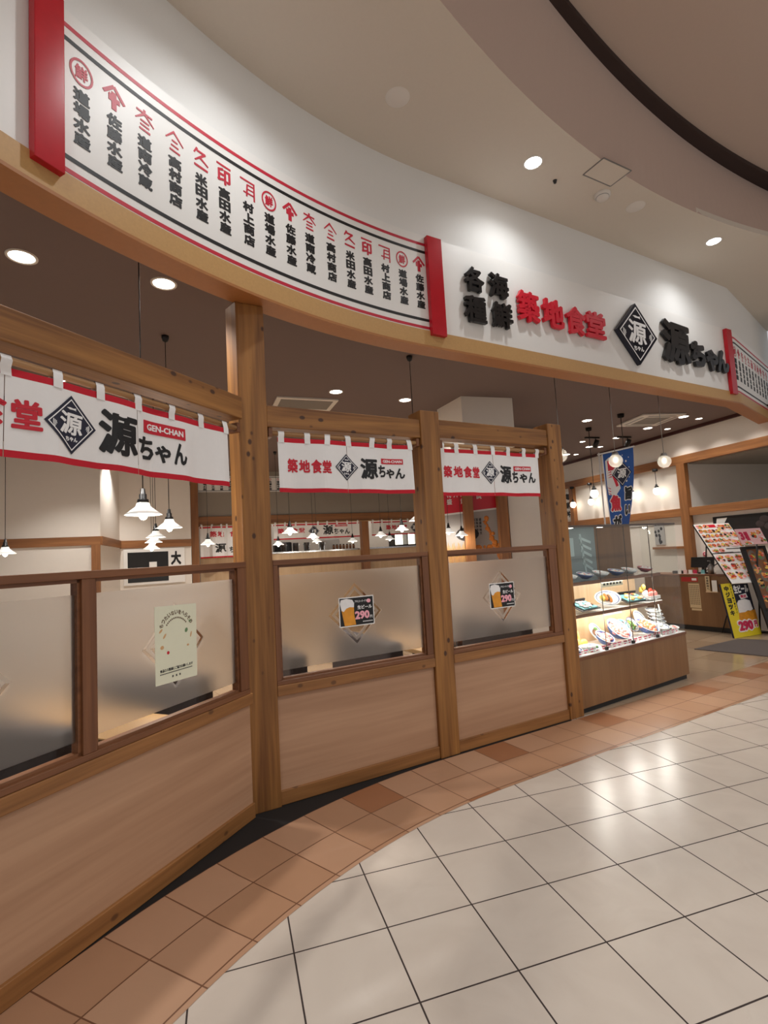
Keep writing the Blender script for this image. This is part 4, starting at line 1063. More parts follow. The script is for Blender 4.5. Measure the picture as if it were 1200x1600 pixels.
mb.build('name_lettering', 'ink_black', t); mr.build('crest_lettering', 'paint_red', t)

# ------------------------------------------------------------------ pendant lamps
def pendant(label, loc, r=0.108, e=E_PEND):
    t = thing('pendant_lamp', label, 'lamp', loc, 0, 'white glass pendant lamps in the shop')
    prof = [(0.028, 0.080), (0.05, 0.074), (0.062, 0.060), (0.10, 0.034), (0.150, 0.0), (0.146, 0.0), (0.098, 0.028), (0.058, 0.053), (0.03, 0.07)]
    MB().lathe([(a * r / 0.15, z * 0.85 if z < .07 else z) for a, z in prof], n=32).build('shade', 'shade_white', t)
    MB().ball((0, 0, 0.0), (0.026, 0.026, 0.032)).build('bulb', 'bulb_glow', t)
    MB().lathe([(0.001, 0.165), (0.012, 0.163), (0.016, 0.13), (0.022, 0.128), (0.022, 0.10), (0.032, 0.095), (0.034, 0.076), (0.001, 0.076)], n=16).build('socket', 'metal_black', t)
    top = 3.65 - loc[2]
    MB().tube([(0, 0, 0.16), (0, 0, top)], 0.0035, 6).build('cord', 'metal_black', t)
    MB().lathe([(0.004, top - 0.06), (0.022, top - 0.05), (0.032, top - 0.02), (0.032, top - 0.001), (0.001, top - 0.001)], n=16).build('ceiling_rose', 'metal_black', t)
    spot('pendant_light', t, (0, 0, -0.06), e, 150, 1, (1, .92, .8), 0.05, 'POINT')
    return t
lamps = [((-1.483, 3.19, 1.925), 'largest white pendant lamp, hanging just below the left curtain slit'),
         ((-1.866, 4.497, 1.93), 'white pendant lamp second in size, right of the largest one'),
         ((-2.667, 6.04, 1.94), 'uppermost of the three stacked pendant lamps left of the second lamp'),
         ((-3.007, 6.744, 1.915), 'middle one of the three stacked pendant lamps by the left back wall'),
         ((-3.29, 7.312, 1.855), 'lowest of the three stacked pendant lamps by the left back wall'),
         ((-2.604, 7.628, 1.885), 'pendant lamp in front of the wrinkled white curtain'),
         ((-4.281, 5.847, 1.84), 'pendant lamp at the far left edge in front of the white wall'),
         ((-1.283, 7.011, 1.955), 'larger pendant lamp in front of the left part of the kitchen curtain'),
         ((-2.01, 9.75, 1.88), 'low pendant lamp beside the tall corner post'),
         ((-1.22, 8.772, 1.94), 'pendant lamp under the diamond emblem of the kitchen curtain'),
         ((-1.45, 10.97, 1.93), 'lower pendant lamp behind the one under the kitchen emblem'),
         ((-0.694, 10.97, 1.90), 'pendant lamp just left of the kitchen post'),
         ((-0.08, 9.237, 1.925), 'pendant lamp just right of the kitchen post'),
         ((0.09, 11.0, 1.90), 'smaller pendant lamp lower right of the kitchen post'),
         ((0.26, 7.97, 1.95), 'pendant lamp in front of the second kitchen emblem'),
         ((0.355, 5.30, 1.921), 'pendant lamp half hidden behind the middle wooden post'),
         ((1.05, 8.60, 1.89), 'pendant lamp in front of the noodle poster, nearer the middle post'),
         ((1.265, 8.62, 1.83), 'pendant lamp in front of the noodle poster, beside its first wooden post')]
for i, (loc, lab) in enumerate(lamps): pendant(lab, loc)
# clear globe lamps near the entrance
def globe(label, loc, r=0.078):
    t = thing('globe_lamp', label, 'lamp', loc, 0, 'clear glass globe lamps over the entrance')
    MB().ball((0, 0, 0), r, 28, 18).build('globe', 'glass_globe', t)
    MB().ball((0, 0, 0.01), (0.025, 0.025, 0.035)).build('bulb', 'bulb_dim', t)
    MB().lathe([(0.001, r + 0.03), (0.03, r + 0.025), (0.04, r - 0.005), (0.02, r - 0.03), (0.012, 0.045), (0.001, 0.045)], n=18).build('socket', 'metal_grey', t)
    top = 3.65 - loc[2]
    MB().tube([(0, 0, r + 0.02), (0, 0, top)], 0.004, 6).build('cord', 'metal_grey', t)
    MB().lathe([(0.035, top - 0.025), (0.035, top - 0.001), (0.001, top - 0.001)], n=16).build('ceiling_rose', 'metal_grey', t)
    spot('globe_light', t, (0, 0, -0.0), 2, 150, 1, (1, .9, .76), 0.03, 'POINT')
globe('clear glass globe lamp in front of the blue banner', (2.748, 6.045, 2.538))
globe('clear glass globe lamp right of the blue banner', (3.50, 6.38, 2.548))
globe('clear glass globe lamp peeping out behind the end post', (2.109, 6.043, 2.635))
def bulb(label, loc, top, hook=True):
    t = thing('bulb_lamp', label, 'lamp', loc, 0, 'bare white bulb lamps by the right wall')
    MB().ball((0, 0, 0), (0.068, 0.068, 0.078), 18, 12).build('bulb', 'bulb_glow', t)
    MB().lathe([(0.001, 0.14), (0.02, 0.135), (0.024, 0.1), (0.04, 0.09), (0.04, 0.06), (0.001, 0.06)], n=14).build('socket', 'metal_black', t)
    h = top - loc[2]
    MB().tube([(0, 0, 0.13), (0, 0, h)], 0.006, 6).build('cord', 'metal_black', t)
    MB().lathe([(0.05, h - 0.05), (0.055, h), (0.001, h)], n=12).build('mount', 'metal_black', t)
    spot('bulb_light', t, (0, 0, -0.1), E_GLOBE, 150, 1, (1, .9, .76), 0.07, 'POINT')
for (x, y, lab) in ((4.66, 12.76, 'leftmost bare bulb hanging from the right wall beam beside the end post'), (4.86, 12.15, 'lower bare bulb left of the blue banner'), (5.25, 10.93, 'bare bulb just right of the blue banner'), (5.45, 10.31, 'bare bulb nearest the wall post, farthest right of the row')):
    bulb(lab, (x, y, 2.545), 2.99)
bulb('bare bulb on a long cord from the ceiling, left of the blue banner', (3.75, 9.2, 2.46), 3.65)
bulb('bare bulb overlapping the right edge of the blue banner', (3.93, 8.32, 2.36), 3.65)

# shop downlights
SHOPDL = [(-2.251, 3.214, 'downlight nearest the left picture edge in the dark shop ceiling'), (-1.507, 3.63, 'downlight left of the corner post in the dark shop ceiling'),
          (-0.514, 6.343, 'shop downlight just above the left end of the middle header'), (0.368, 6.862, 'shop downlight above the right end of the middle header'),
          (-1.359, 8.124, 'shop downlight seen between header and curtain beside the corner post'), (3.501, 8.628, 'shop downlight alone right of the end post'),
          (5.198, 8.742, 'largest shop downlight right of the ceiling air conditioner'), (4.969, 9.507, 'shop downlight just below the ceiling air conditioner'),
          (5.587, 8.952, 'small shop downlight farthest right by the dark ceiling edge'), (5.421, 9.662, 'small shop downlight below the largest one by the ceiling edge'),
          (4.726, 10.247, 'shop downlight beside the right black track spot'), (4.109, 10.443, 'small shop downlight beside the left black track spot'),
          (4.491, 11.055, 'shop downlight under the left black track spot'), (4.755, 11.127, 'small far shop downlight above the blue banner'),
          (4.273, 11.86, 'far shop downlight next to the end post'), (4.521, 11.933, 'small far shop downlight second from the end post'),
          (5.774, 8.31, 'tiny shop downlight under the fascia corner')]
for i, (x, y, lab) in enumerate(SHOPDL):
    r = 0.075 if 'small' not in lab and 'tiny' not in lab else 0.052
    downlight(lab, (x, y, 3.65), r, E_SHOP * (1.0 if r > .06 else 0.6) * (0.30 if x > 3 else 1.0), 110, 'downlights in the dark shop ceiling', 'glow_warm', (1, .955, .90), 0.6)
for k, (x, y) in enumerate(((-4.2, 7.2), (-3.4, 5.4), (-4.6, 9.0), (-2.5, 10.2))):
    downlight('shop downlight hidden behind the left header and curtain', (x, y, 3.65), 0.075, E_SHOP, 110, 'downlights hidden behind the left header', 'glow_warm', (1, .955, .90), 0.6)
def track_spot(label, x, y, rz):
    t = thing('track_spot', label, 'spotlight', (x, y, 3.65), rz, 'black spotlights on the shop ceiling')
    MB().box(-0.16, 0.16, -0.02, 0.02, -0.03, 0).build('track', 'metal_black', t)
    MB().tube([(0.08, 0, -0.03), (0.08, 0, -0.09)], 0.01).build('arm', 'metal_black', t)
    m = Matrix.Translation((0.08, 0, -0.13)) @ Matrix.Rotation(R(35), 4, 'X')
    MB().lathe([(0.001, 0.07), (0.045, 0.07), (0.05, -0.07), (0.042, -0.07), (0.04, 0.05)], n=18, m=m).build('head', 'metal_black', t)
    MB().disc(0.042, (0, 0, -0.06), 18, False, m).build('lens', 'glow_warm', t)
track_spot('black track spot left of the ceiling air conditioner, above the hanging bulb', 4.147, 10.045, 0.3)
track_spot('black track spot above the blue banner', 4.826, 10.158, 0.3)
t = thing('ceiling_air_conditioner', 'square cream air conditioner cassette in the shop ceiling', 'air conditioner', (4.655, 8.80, 3.65), R(8))
w = 0.39
MB().box(-w, w, -w, w, -0.03, -0.001).build('panel', 'white_plastic', t, bevel=0.01)
MB().box(-.22, .22, -.22, .22, -0.034, -0.029).build('grille', 'hatch_grey', t)
for a in range(4):
    m = Matrix.Rotation(R(90 * a), 4, 'Z'); MB().mbox(m, -.25, .25, .285, .335, -0.033, -0.029).build('air_slot', 'metal_grey', t)
t = thing('ceiling_vent', 'flat rectangular vent in the shop ceiling above the middle curtain', 'vent', (-0.97, 6.75, 3.65), R(20))
MB().box(-.4, .4, -.25, .25, -0.02, -0.001).build('frame', 'white_plastic', t); MB().box(-.34, .34, -.19, .19, -0.023, -0.019).build('grille', 'hatch_grey', t)

# ------------------------------------------------------------------ seats and tables behind the frosted glass
def booth(label, P, A, xb, xa, xc, y0=0.14, y1=1.35):
    """back-to-back bench: backrest at xb, seats from xa to xc"""
    t = thing('booth_bench', label, 'bench', (P[0], P[1], 0), A, 'dark booth benches behind the frosted windows')
    MB().box(xa, xc, y0 + .02, y1 - .02, 0.004, 0.36).build('base', 'frame_wood_X', t)
    MB().box(xa, xc, y0, y1, 0.36, 0.46).build('cushion', 'seat_dark', t, bevel=0.02)
    MB().box(xb, xb + .14, y0, y1, 0.46, 0.885).build('backrest', 'seat_dark', t, bevel=0.02)
def table(label, P, A, x0, x1, y0, y1):
    t = thing('dining_table', label, 'table', (P[0], P[1], 0), A, 'pale dining tables behind the frosted windows')
    MB().box(x0, x1, y0, y1, 0.69, 0.73).build('tabletop', 'table_top', t, bevel=0.006)
    MB().box((x0 + x1) / 2 - .04, (x0 + x1) / 2 + .04, (y0 + y1) / 2 - .04, (y0 + y1) / 2 + .04, 0.03, 0.69).build('leg', 'metal_black', t)
    MB().box((x0 + x1) / 2 - .25, (x0 + x1) / 2 + .25, (y0 + y1) / 2 - .2, (y0 + y1) / 2 + .2, 0.003, 0.03).build('foot', 'metal_black', t)
table('pale table behind the left frosted window with the flyer', PL, AL, -0.82, -0.40, 0.22, 1.35)
table('pale table behind the frosted window at the left picture edge', PL, AL, -2.5, -1.75, 0.22, 1.35)
table('pale table behind the frosted window next to the end post', P2, A2_, 1.47, 1.84, 0.25, 1.4)
booth('dark booth bench behind the left frosted window, by the corner post', PL, AL, -0.17, -0.36, -0.03, 0.28)
booth('dark booth bench behind the left frosted window, by its mullion', PL, AL, -1.18, -1.60, -0.86)
booth('dark booth bench behind the frosted window between corner and middle post, left part', P2, A2_, 0.20, 0.04, 0.54, 0.3)
booth('dark booth bench behind the frosted window between corner and middle post, right part', P2, A2_, 0.98, 0.78, 1.26, 0.2)
booth('dark booth bench behind the frosted window next to the showcase', P2, A2_, 2.42, 2.16, 2.66, 0.2)
mrack = thing('menu_rack', 'row of small table condiments behind the right frosted window', 'rack', (frame_pt(P2, A2_, 1.56, 0.34) + (0.73,)), A2_)
MB().box(-0.02, 0.26, -0.06, 0.06, 0.0, 0.015).build('tray', 'metal_black', mrack)
for k in range(4): MB().lathe([(0.001, 0.015), (0.025, 0.015), (0.025, 0.10), (0.012, 0.13), (0.001, 0.13)], (0.02 + 0.07 * k, 0, 0), 12).build('bottle', 'food_brown' if k % 2 else 'dish_white', mrack)

# ------------------------------------------------------------------ food showcase
def csw(x, y, z): p = frame_pt(CS, ACS, x, y); return (p[0], p[1], z)
CL, CD = 1.94, 0.46
t = thing('food_showcase', 'glass food showcase on a pale wood base beside the end post', 'showcase', (CS[0], CS[1], 0), ACS)
MB().box(0.008, CL, 0.0, CD, 0.055, 0.50).build('base', 'oak_panel_Z', t, bevel=0.003)
MB().box(0.02, CL - 0.01, 0.03, CD - 0.03, 0.002, 0.055).build('toe_kick', 'toe_black', t)
MB().box(-0.005, CL + 0.005, -0.006, CD, 0.50, 0.528).build('base_trim', 'frame_wood_X', t)
MB().box(0.005, CL - 0.005, 0.0, CD, 0.528, 0.536).build('deck', 'dish_white', t)
MB().box(0.24, 1.70, CD - 0.05, CD - 0.03, 0.536, 1.22).build('back_panel', 'pale_oak_Z', t)
MB().box(1.0, 1.70, CD - 0.05, CD - 0.03, 1.22, 1.76).build('upper_back_panel', 'oak_panel_Z', t)
MB().box(0.24, 1.0, CD - 0.05, CD - 0.03, 1.22, 1.76).build('upper_back_reflection', 'sea_teal', t)  # teal reflection in the front glass, painted on the back panel
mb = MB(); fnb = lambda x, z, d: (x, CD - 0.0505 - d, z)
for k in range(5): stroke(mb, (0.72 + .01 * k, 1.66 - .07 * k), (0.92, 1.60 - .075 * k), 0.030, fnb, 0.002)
stroke(mb, (0.74, 1.70), (0.80, 1.28), 0.03, fnb, .002); mb.plate(rect(0.28, .62, 1.46, 1.66), fnb, 0, .0015); mb.plate(rect(0.30, .56, 1.33, 1.43), fnb, 0, .0015); mb.build('reflection_shapes', 'reflection_pale' if 'reflection_pale' in MATS else 'dish_teal', t)
for z0, nm, xe in ((0.895, 'shelf', 1.66), (1.205, 'shelf', 1.66)):
    mb = MB().prism([(0.005, 0.03), (xe - 0.08, 0.03), (xe, 0.08), (xe, CD - 0.05), (0.24, CD - 0.05), (0.005, 0.12)], z0, z0 + 0.018); mb.build(nm, 'dish_white' if z0 < 1 else 'steel', t)
    MB().box(0.005, xe - 0.08, 0.022, 0.03, z0 - 0.012, z0 + 0.02).build('shelf_edge', 'frame_wood_X', t)
    MB().box(0.03, xe - 0.1, 0.05, 0.075, z0 - 0.014, z0 - 0.002).build('light_strip', 'case_light', t)
MB().box(0.005, CL, -0.002, 0.018, 1.755, 1.775).box(0.24, CL, CD - 0.03, CD - 0.015, 1.755, 1.775).box(CL - 0.015, CL, 0, CD - 0.015, 1.755, 1.775).build('metal_frame', 'frame_dark' if 'frame_dark' in MATS else 'metal_black', t)
for a, b_ in ((0.004, 0.458), (0.462, 0.918), (0.922, 1.378), (1.382, CL - 0.002)):
    MB().box(a, b_, 0.003, 0.009, 0.537, 1.756).build('glass_pane', 'glass_clear', t)
MB().box(CL - 0.008, CL - 0.002, 0.01, CD - 0.03, 0.537, 1.756).build('glass_pane', 'glass_clear', t)
MB().box(0.24, CL - 0.004, 0.004, CD - 0.03, 1.757, 1.763).build('top_glass', 'glass_clear', t)
for x in (0.46, 0.92, 1.38):
    MB().box(x - 0.0014, x + 0.0014, 0.002, 0.01, 0.56, 1.756).build('seam', 'frame_dark', t)
    MB().box(x - 0.02, x + 0.02, -0.003, 0.015, 0.536, 0.566).build('clip', 'metal_black', t)
for x in (0.30, 0.80): MB().disc(0.035, (x, 0.2, 1.7555), 16, False).build('lamp', 'case_light', t)
for x in (0.35, 0.95, 1.5):
    spot('showcase_light', t, (x, 0.10, 0.86), 6.0, 150, 1, (1, .95, .88), 0.06, 'POINT'); spot('showcase_light', t, (x, 0.10, 1.17), 3.2, 150, 1, (1, .93, .85), 0.06, 'POINT')

DK = 0.537; MS = 0.914; US = 1.224
def bowl(label, x, y, z, r, h, tilt, glaze, foods, name='food_bowl', band=None, rim='dish_white', cat='bowl', rz=0.0):
    """lathed bowl tilted towards the glass with its food as lumps"""
    q = csw(x, y, z + r * math.sin(abs(tilt)) * 0.9)
    t = thing(name, label, cat, q, 0, 'display dishes in the food showcase', rot=(tilt, 0, ACS + rz))
    bo = MB().lathe([(0.001, 0), (r * .45, 0), (r * .48, h * .12), (r * .8, h * .5), (r, h), (r * .95, h), (r * .74, h * .55), (r * .4, h * .25), (0.001, h * .22)], n=28).build('bowl', glaze, t)
    MB().lathe([(r * 1.0, h * .985), (r * 1.015, h * 1.01), (r * .94, h * 1.02), (r * .93, h * .96)], n=28).build('rim', rim, bo)
    for i, (fm, n, sp, s) in enumerate(foods):
        mb = MB()
        for k in range(n):
            a = 2.399 * k + i * 1.1; rr = sp * r * math.sqrt((k + .6) / n)
            mb.ball((rr * math.cos(a), rr * math.sin(a), h * .72 + s * r * .3), (s * r * random.uniform(.8, 1.2), s * r * random.uniform(.7, 1.1), s * r * random.uniform(.35, .6)), 10, 6)
        mb.build('food', fm, t)
    return t
def plate(label, x, y, z, a, b_, tilt, foods, cat='plate', rim='dish_blue', rz=0.0, name='food_plate'):
    q = csw(x, y, z + b_ * math.sin(abs(tilt)) * 0.95)
    t = thing(name, label, cat, q, 0, 'display dishes in the food showcase', rot=(tilt, 0, ACS + rz))
    m = Matrix.Diagonal((1, b_ / a, 1, 1))
    bo = MB().lathe([(0.001, 0.002), (a * .6, 0), (a * .75, .008), (a, .022), (a * .98, .026), (a * .72, .014), (0.001, .008)], n=32, m=m).build('plate', 'dish_white', t)
    MB().lathe([(a * .80, .018), (a * .86, .0215), (a * .86, .0225), (a * .80, .019)], n=32, m=m).build('painted_rim', rim, bo)
    for fm, lst in foods:
        mb = MB()
        for (u, v, su, sv, sh) in lst: mb.ball((u * a, v * b_, .014 + sh * .6), (su * a, sv * b_, sh), 12, 7)
        mb.build('food', fm, t)
    return t
T = R(32)
bowl('small blue bowl at the lower left corner of the showcase', 0.065, 0.07, DK, 0.055, 0.05, T * .6, 'dish_blue', [('food_white', 6, .5, .3)])
plate('long white plate with slices, low left in the showcase', 0.26, 0.075, DK, 0.14, 0.05, T, [('food_white', [(-.4, 0, .2, .5, .02), (0, 0, .2, .5, .02), (.4, 0, .2, .5, .02)]), ('food_green', [(.7, 0, .1, .3, .012)])], rz=-.25)
# tempura heap
tp = thing('tempura_dish', 'heap of golden fried pieces at the left of the lower showcase deck', 'dish', csw(0.24, 0.25, DK), ACS, 'display dishes in the food showcase')
MB().lathe([(0.001, 0), (.11, 0), (.13, .03), (.125, .03), (.10, .01), (.001, .01)], n=24).build('plate', 'dish_white', tp)
for k, (x, y, z, a, b_, c, rx) in enumerate(((-.06, 0, .08, .04, .09, .07, .5), (.02, .02, .10, .05, .02, .10, .3), (.09, 0, .09, .05, .02, .09, -.4), (-.01, -.06, .06, .06, .03, .05, .2), (.1, -.05, .05, .05, .03, .04, 0))):
    MB().ball((x * 1.25, y, z), (a * 1.25, b_, c * 1.2), 12, 8, Matrix.Rotation(rx, 4, 'Y')).build('fried_piece', 'food_gold' if k % 2 else 'food_yellow', tp)
bowl('small bowl with pink slices right of the fried heap', 0.58, 0.13, DK, 0.10, 0.07, T, 'dish_blue', [('food_pink', 9, .75, .28), ('food_white', 5, .5, .25)])
bowl('large bowl with pink topping tilted towards the glass, in the second pane', 0.86, 0.17, DK, 0.14, 0.09, T * 1.3, 'dish_blue', [('food_pink', 26, .82, .2), ('food_salmon', 9, .5, .14), ('food_white', 5, .7, .1)])
plate('narrow white dish between the small pink bowl and the large pink bowl', 0.70, 0.30, DK + .03, 0.09, 0.10, T * 1.8, [('food_green', [(.2, .2, .3, .3, .012)]), ('food_brown', [(-.2, -.1, .4, .4, .014)])])
bowl('red rimmed bowl with yellow and red topping behind the large pink bowl', 1.07, 0.30, DK, 0.10, 0.07, T * 1.5, 'dish_red', [('food_yellow', 10, .75, .25), ('food_red', 8, .7, .22), ('food_green', 4, .5, .16)], rim='dish_red')
bowl('pale blue bowl in the back row between the red and the green one', 1.22, 0.33, DK + .05, 0.075, 0.06, T * 1.3, 'dish_teal', [('food_black', 5, .5, .3), ('food_white', 6, .7, .22)])
bowl('bowl with green garnish standing steeply in the back row', 1.36, 0.32, DK + .02, 0.09, 0.06, T * 1.7, 'dish_white', [('food_green', 8, .6, .24), ('food_yellow', 5, .6, .2), ('food_white', 6, .8, .2)], rim='dish_blue')
bowl('wide bowl heaped with salmon pieces and a green leaf', 1.38, 0.15, DK, 0.13, 0.08, T * .95, 'dish_blue', [('food_salmon', 18, .85, .24), ('food_green', 3, .4, .2), ('food_red', 4, .6, .16)])
plate('round white plate with a blue pattern right of the salmon bowl', 1.62, 0.12, DK + .04, 0.125, 0.11, T * .5, [('food_white', [(-.4, .1, .2, .25, .02), (.1, -.1, .25, .2, .02), (.3, .3, .2, .2, .015)])])
plate('steep blue and white plate leaning at the back right of the deck', 1.60, 0.34, DK + .03, 0.10, 0.12, T * 1.9, [('food_white', [(0, 0, .4, .4, .015)]), ('food_brown', [(.1, .2, .2, .2, .012)])])
for k in range(5):
    plate(['lowest of the stacked white plates at the right end of the deck', 'second plate from below in the stack at the right end of the deck', 'middle plate of the stack at the right end of the deck', 'second plate from the top of the stack at the right end of the deck', 'topmost of the stacked white plates at the right end of the deck'][k],
          1.80 - 0.004 * k, 0.22 + 0.012 * k, DK + 0.035 + 0.042 * k, 0.105, 0.085, R(10), [('food_white', [(-.3, 0, .25, .4, .012), (.3, 0, .25, .4, .012)])])
bowl('small white bowl with pink slices at the right corner of the deck', 1.87, 0.09, DK, 0.05, 0.04, T * .5, 'dish_white', [('food_pink', 5, .6, .3)])
# price cards along the deck
pc = thing('price_card', 'small white and pink price card standing in the front row of the showcase deck', 'price card', csw(0.10, 0.035, DK), ACS, 'price cards along the showcase deck')
fn = lambda x, z, d: (x, -d + z * 0.3, z)
MB().plate(rect(-.035, .035, 0, .038), fn, 0, .002).build('card', 'paper_white', pc)
MB().plate(rect(-.03, .03, .024, .034), fn, .002, .003).plate(rect(-.03, .0, .004, .012), fn, .002, .003).build('print', 'sign_pinkred', pc)
for k in range(1, 20): dup(pc, csw(0.10 + 0.092 * k, 0.035 + 0.008 * (k % 2), DK))
# middle shelf
def tray(label, x, y, z, w, d_, tilt, foods, rz=0.0):
    q = csw(x, y, z); t = thing('food_tray', label, 'tray', q, 0, 'display dishes in the food showcase', rot=(tilt, 0, ACS + rz))
    MB().box(-w / 2, w / 2, -d_ / 2, d_ / 2, 0.03, 0.04).build('tray', 'food_black', t, bevel=0.004)
    MB().box(-w / 2, w / 2, d_ / 2 - .015, d_ / 2, 0.04, 0.065).build('back_edge', 'food_black', t)
    MB().box(-w / 2 + .03, w / 2 - .05, -d_ / 2 + .01, d_ / 2 - .04, 0.04, 0.055).build('dish', 'dish_teal', t, bevel=0.006)
    for fm, n, s in foods:
        mb = MB()
        for k in range(n): mb.ball((random.uniform(-w / 2 + .06, w / 2 - .08), random.uniform(-d_ / 2 + .03, d_ / 2 - .06), .062), (s * random.uniform(.8, 1.3), s, s * .5), 10, 6)
        mb.build('food', fm, t)
    return t
tray('dark lacquer tray with a turquoise dish at the left of the middle shelf', 0.30, 0.13, MS + .03, 0.34, 0.20, R(20), [('food_white', 12, .02), ('food_brown', 6, .02), ('food_black', 4, .014)], 0.1)
plate('large oval white plate with fried food propped up on the middle shelf', 0.76, 0.16, MS + .015, 0.155, 0.095, R(52), [('food_orange', [(-.15, .1, .14, .5, .02), (.12, -.1, .14, .55, .02)]), ('food_brown', [(0, 0, .1, .4, .024)]), ('food_yellow', [(-.4, 0, .16, .4, .02)])], rz=-.35, name='oval_plate')
tray('dark lacquer tray with a turquoise dish right of the oval plate', 1.16, 0.15, MS + .03, 0.36, 0.2, R(22), [('food_gold', 8, .024), ('food_white', 8, .02), ('food_salmon', 3, .018)], -0.1)
bt = thing('sushi_boat', 'dish of colourful raw fish at the right end of the middle shelf', 'dish', csw(1.54, 0.17, MS + .018), ACS, 'display dishes in the food showcase')
MB().prism([(-.10, -.09), (.10, -.09), (.12, .02), (.0, .10), (-.12, .05)], 0, .035).build('dish', 'dish_white', bt)
for fm, pts in (('food_yellow', [(-.06, .04, .10), (-.04, .02, .13)]), ('food_red', [(.06, 0, .08), (.08, -.03, .06)]), ('food_pink', [(.0, -.05, .05), (.05, -.06, .05), (-.05, -.06, .05)]), ('food_white', [(-.07, 0, .05), (.02, .03, .06)])):
    mb = MB()
    for (x, y, z) in pts: mb.ball((x, y, z), (.035, .02, .035), 10, 7)
    mb.build('food', fm, bt)
pc2 = thing('price_sign', 'long cream price strip hanging under the upper shelf of the showcase', 'price card', csw(0.55, 0.06, 1.14), ACS, 'price strips inside the showcase')
fn = lambda x, z, d: (x, -d, z)
MB().plate(rect(-.02, .36, 0, .055), fn, 0, .003).build('card', 'paper_cream', pc2)
mb = MB()
for k in range(6): mb.plate(rect(.02 + k * .055, .055 + k * .055, .018, .04), fn, .003, .004)
mb.build('print', 'ink_black', pc2)
pc3 = thing('price_sign', 'pink and white picture strip on the back panel above the bowls', 'price card', csw(1.02, CD - .052, 0.775), ACS, 'price strips inside the showcase')
MB().plate(rect(0, .36, 0, .10), fn, 0, .003).build('card', 'card_pink', pc3)
mb = MB()
for k in range(5): mb.ball((.045 + k * .068, -.005, .06), (.024, .004, .02), 10, 6)
mb.build('print', 'food_red', pc3)
# upper shelf dishes
for x, m, lab in ((0.16, 'dish_white', 'small white dish at the left end of the upper shelf'), (0.42, 'dish_blue', 'small dish in the first pane of the upper shelf'), (0.68, 'dish_white', 'white dish in the middle of the upper shelf'), (0.95, 'dish_blue', 'blue dish on the upper shelf behind the second seam'), (1.2, 'dish_white', 'flat white dish in the third pane of the upper shelf'), (1.5, 'dish_red', 'lidded small bowl at the right end of the upper shelf')):
    bowl(lab, x, 0.16, US, 0.085, 0.05, R(12), m, [('food_white', 6, .7, .25), ('food_pink', 4, .6, .2)])
pole = thing('plastic_cane', 'thin white curved rod behind the right end of the showcase shelf', 'rod', csw(1.78, 0.2, DK), ACS)
MB().tube([(0.04, 0.0, .12), (0.03, 0, .22), (0.0, 0, .33), (-.03, 0, .38)], 0.008).build('stem', 'dish_white', pole); MB().lathe([(0.001, 0), (.03, 0), (.03, .01), (.012, .02), (.008, .12)], (0.04, 0, 0), 12).build('foot', 'dish_white', pole)

# ------------------------------------------------------------------ banner
t = thing('fish_banner', 'tall blue fish banner on a white pole behind the showcase', 'banner', (3.162, 7.425, 0), 0.0)
W_, ZT, ZB = 0.46, 2.85, 1.55
def fnb(u, z, d):
    v = (ZT - z) / (ZT - ZB); th = 0.02 + 0.75 * max(0, v) ** 1.3
    x = u * math.cos(th) + 0.02; y = u * math.sin(th) + 0.012 * math.sin(9 * u + 4 * v)
    return (x + d * math.sin(th) + 0.045 * v, y - d * math.cos(th), z + 0.18 * u * (1 - v))
MB().band(0, W_, ZB, ZT, fnb, -0.001, 0.0, 14, 24).build('cloth', 'banner_blue', t)
MB().band(0, 0.014, ZB, ZT, fnb, 0.0, 0.002, 1, 24).build('edge_strip', 'cloth_white', t)
mb = MB().tube([(-0.02, 0, 0.02), (-0.02, 0, 2.88)], 0.012, 8); mb.build('pole', 'dish_white', t)
MB().tube([(-0.04, 0, 2.855), (0.5, 0.0, 2.95)], 0.011, 8).build('top_bar', 'dish_white', t)
MB().lathe([(0.001, 0), (.16, 0), (.16, .04), (.05, .07), (.02, .12), (.001, .12)], (-0.02, 0, 0.003), 20).build('foot', 'dish_white', t)
mb = MB()
for d_, k in ((0.004, 1.0),): mb.plate([(0.03, 2.40), (0.04, 2.75), (0.10, 2.79), (0.20, 2.76), (0.27, 2.68), (0.20, 2.52), (0.24, 2.33), (0.16, 2.24), (0.04, 2.26)], fnb, 0, .003, 2)
mb.build('fish_outline', 'cloth_white', t)
mb = MB().plate([(0.07, 2.60), (0.07, 2.74), (0.13, 2.76), (0.20, 2.73), (0.23, 2.68), (0.14, 2.60)], fnb, .003, .006, 2)
for k in range(3): mb.plate([(0.05, 2.57 - .035 * k), (0.11, 2.59 - .035 * k), (0.12, 2.575 - .035 * k)], fnb, .003, .006); mb.plate([(0.03, 2.37 - .04 * k), (0.08, 2.35 - .04 * k), (0.08, 2.335 - .04 * k)], fnb, .003, .006)
mb.plate([(0.12, 2.53), (0.17, 2.50), (0.21, 2.37), (0.17, 2.36)], fnb, .003, .006, 1); mb.build('fish_markings', 'sign_red', t)
emblem(0.27, 2.53, 0.30, 0.36, fnb, t, 0.007, detail=False)
def outlined(ch, x0, x1, z0, z1, m, nm):
    mb = MB(); glyphs(mb, ch, x0 - .014, x1 + .014, z0 - .014, z1 + .014, fnb, .004, .13, .001); mb.build('lettering_outline', 'cloth_white', t)
    mb = MB(); glyphs(mb, ch, x0, x1, z0, z1, fnb, .008, .055, .004); mb.build(nm, m, t)
outlined('魚', 0.05, 0.24, 2.02, 2.25, 'sign_red', 'red_lettering'); outlined('が', 0.07, 0.25, 1.78, 1.96, 'ink_black', 'black_lettering')
outlined('旨', 0.31, 0.44, 2.16, 2.34, 'ink_black', 'black_lettering'); outlined('い', 0.32, 0.43, 1.95, 2.09, 'ink_black', 'black_lettering')
outlined('人', 0.07, 0.25, 1.58, 1.74, 'ink_black', 'black_lettering')
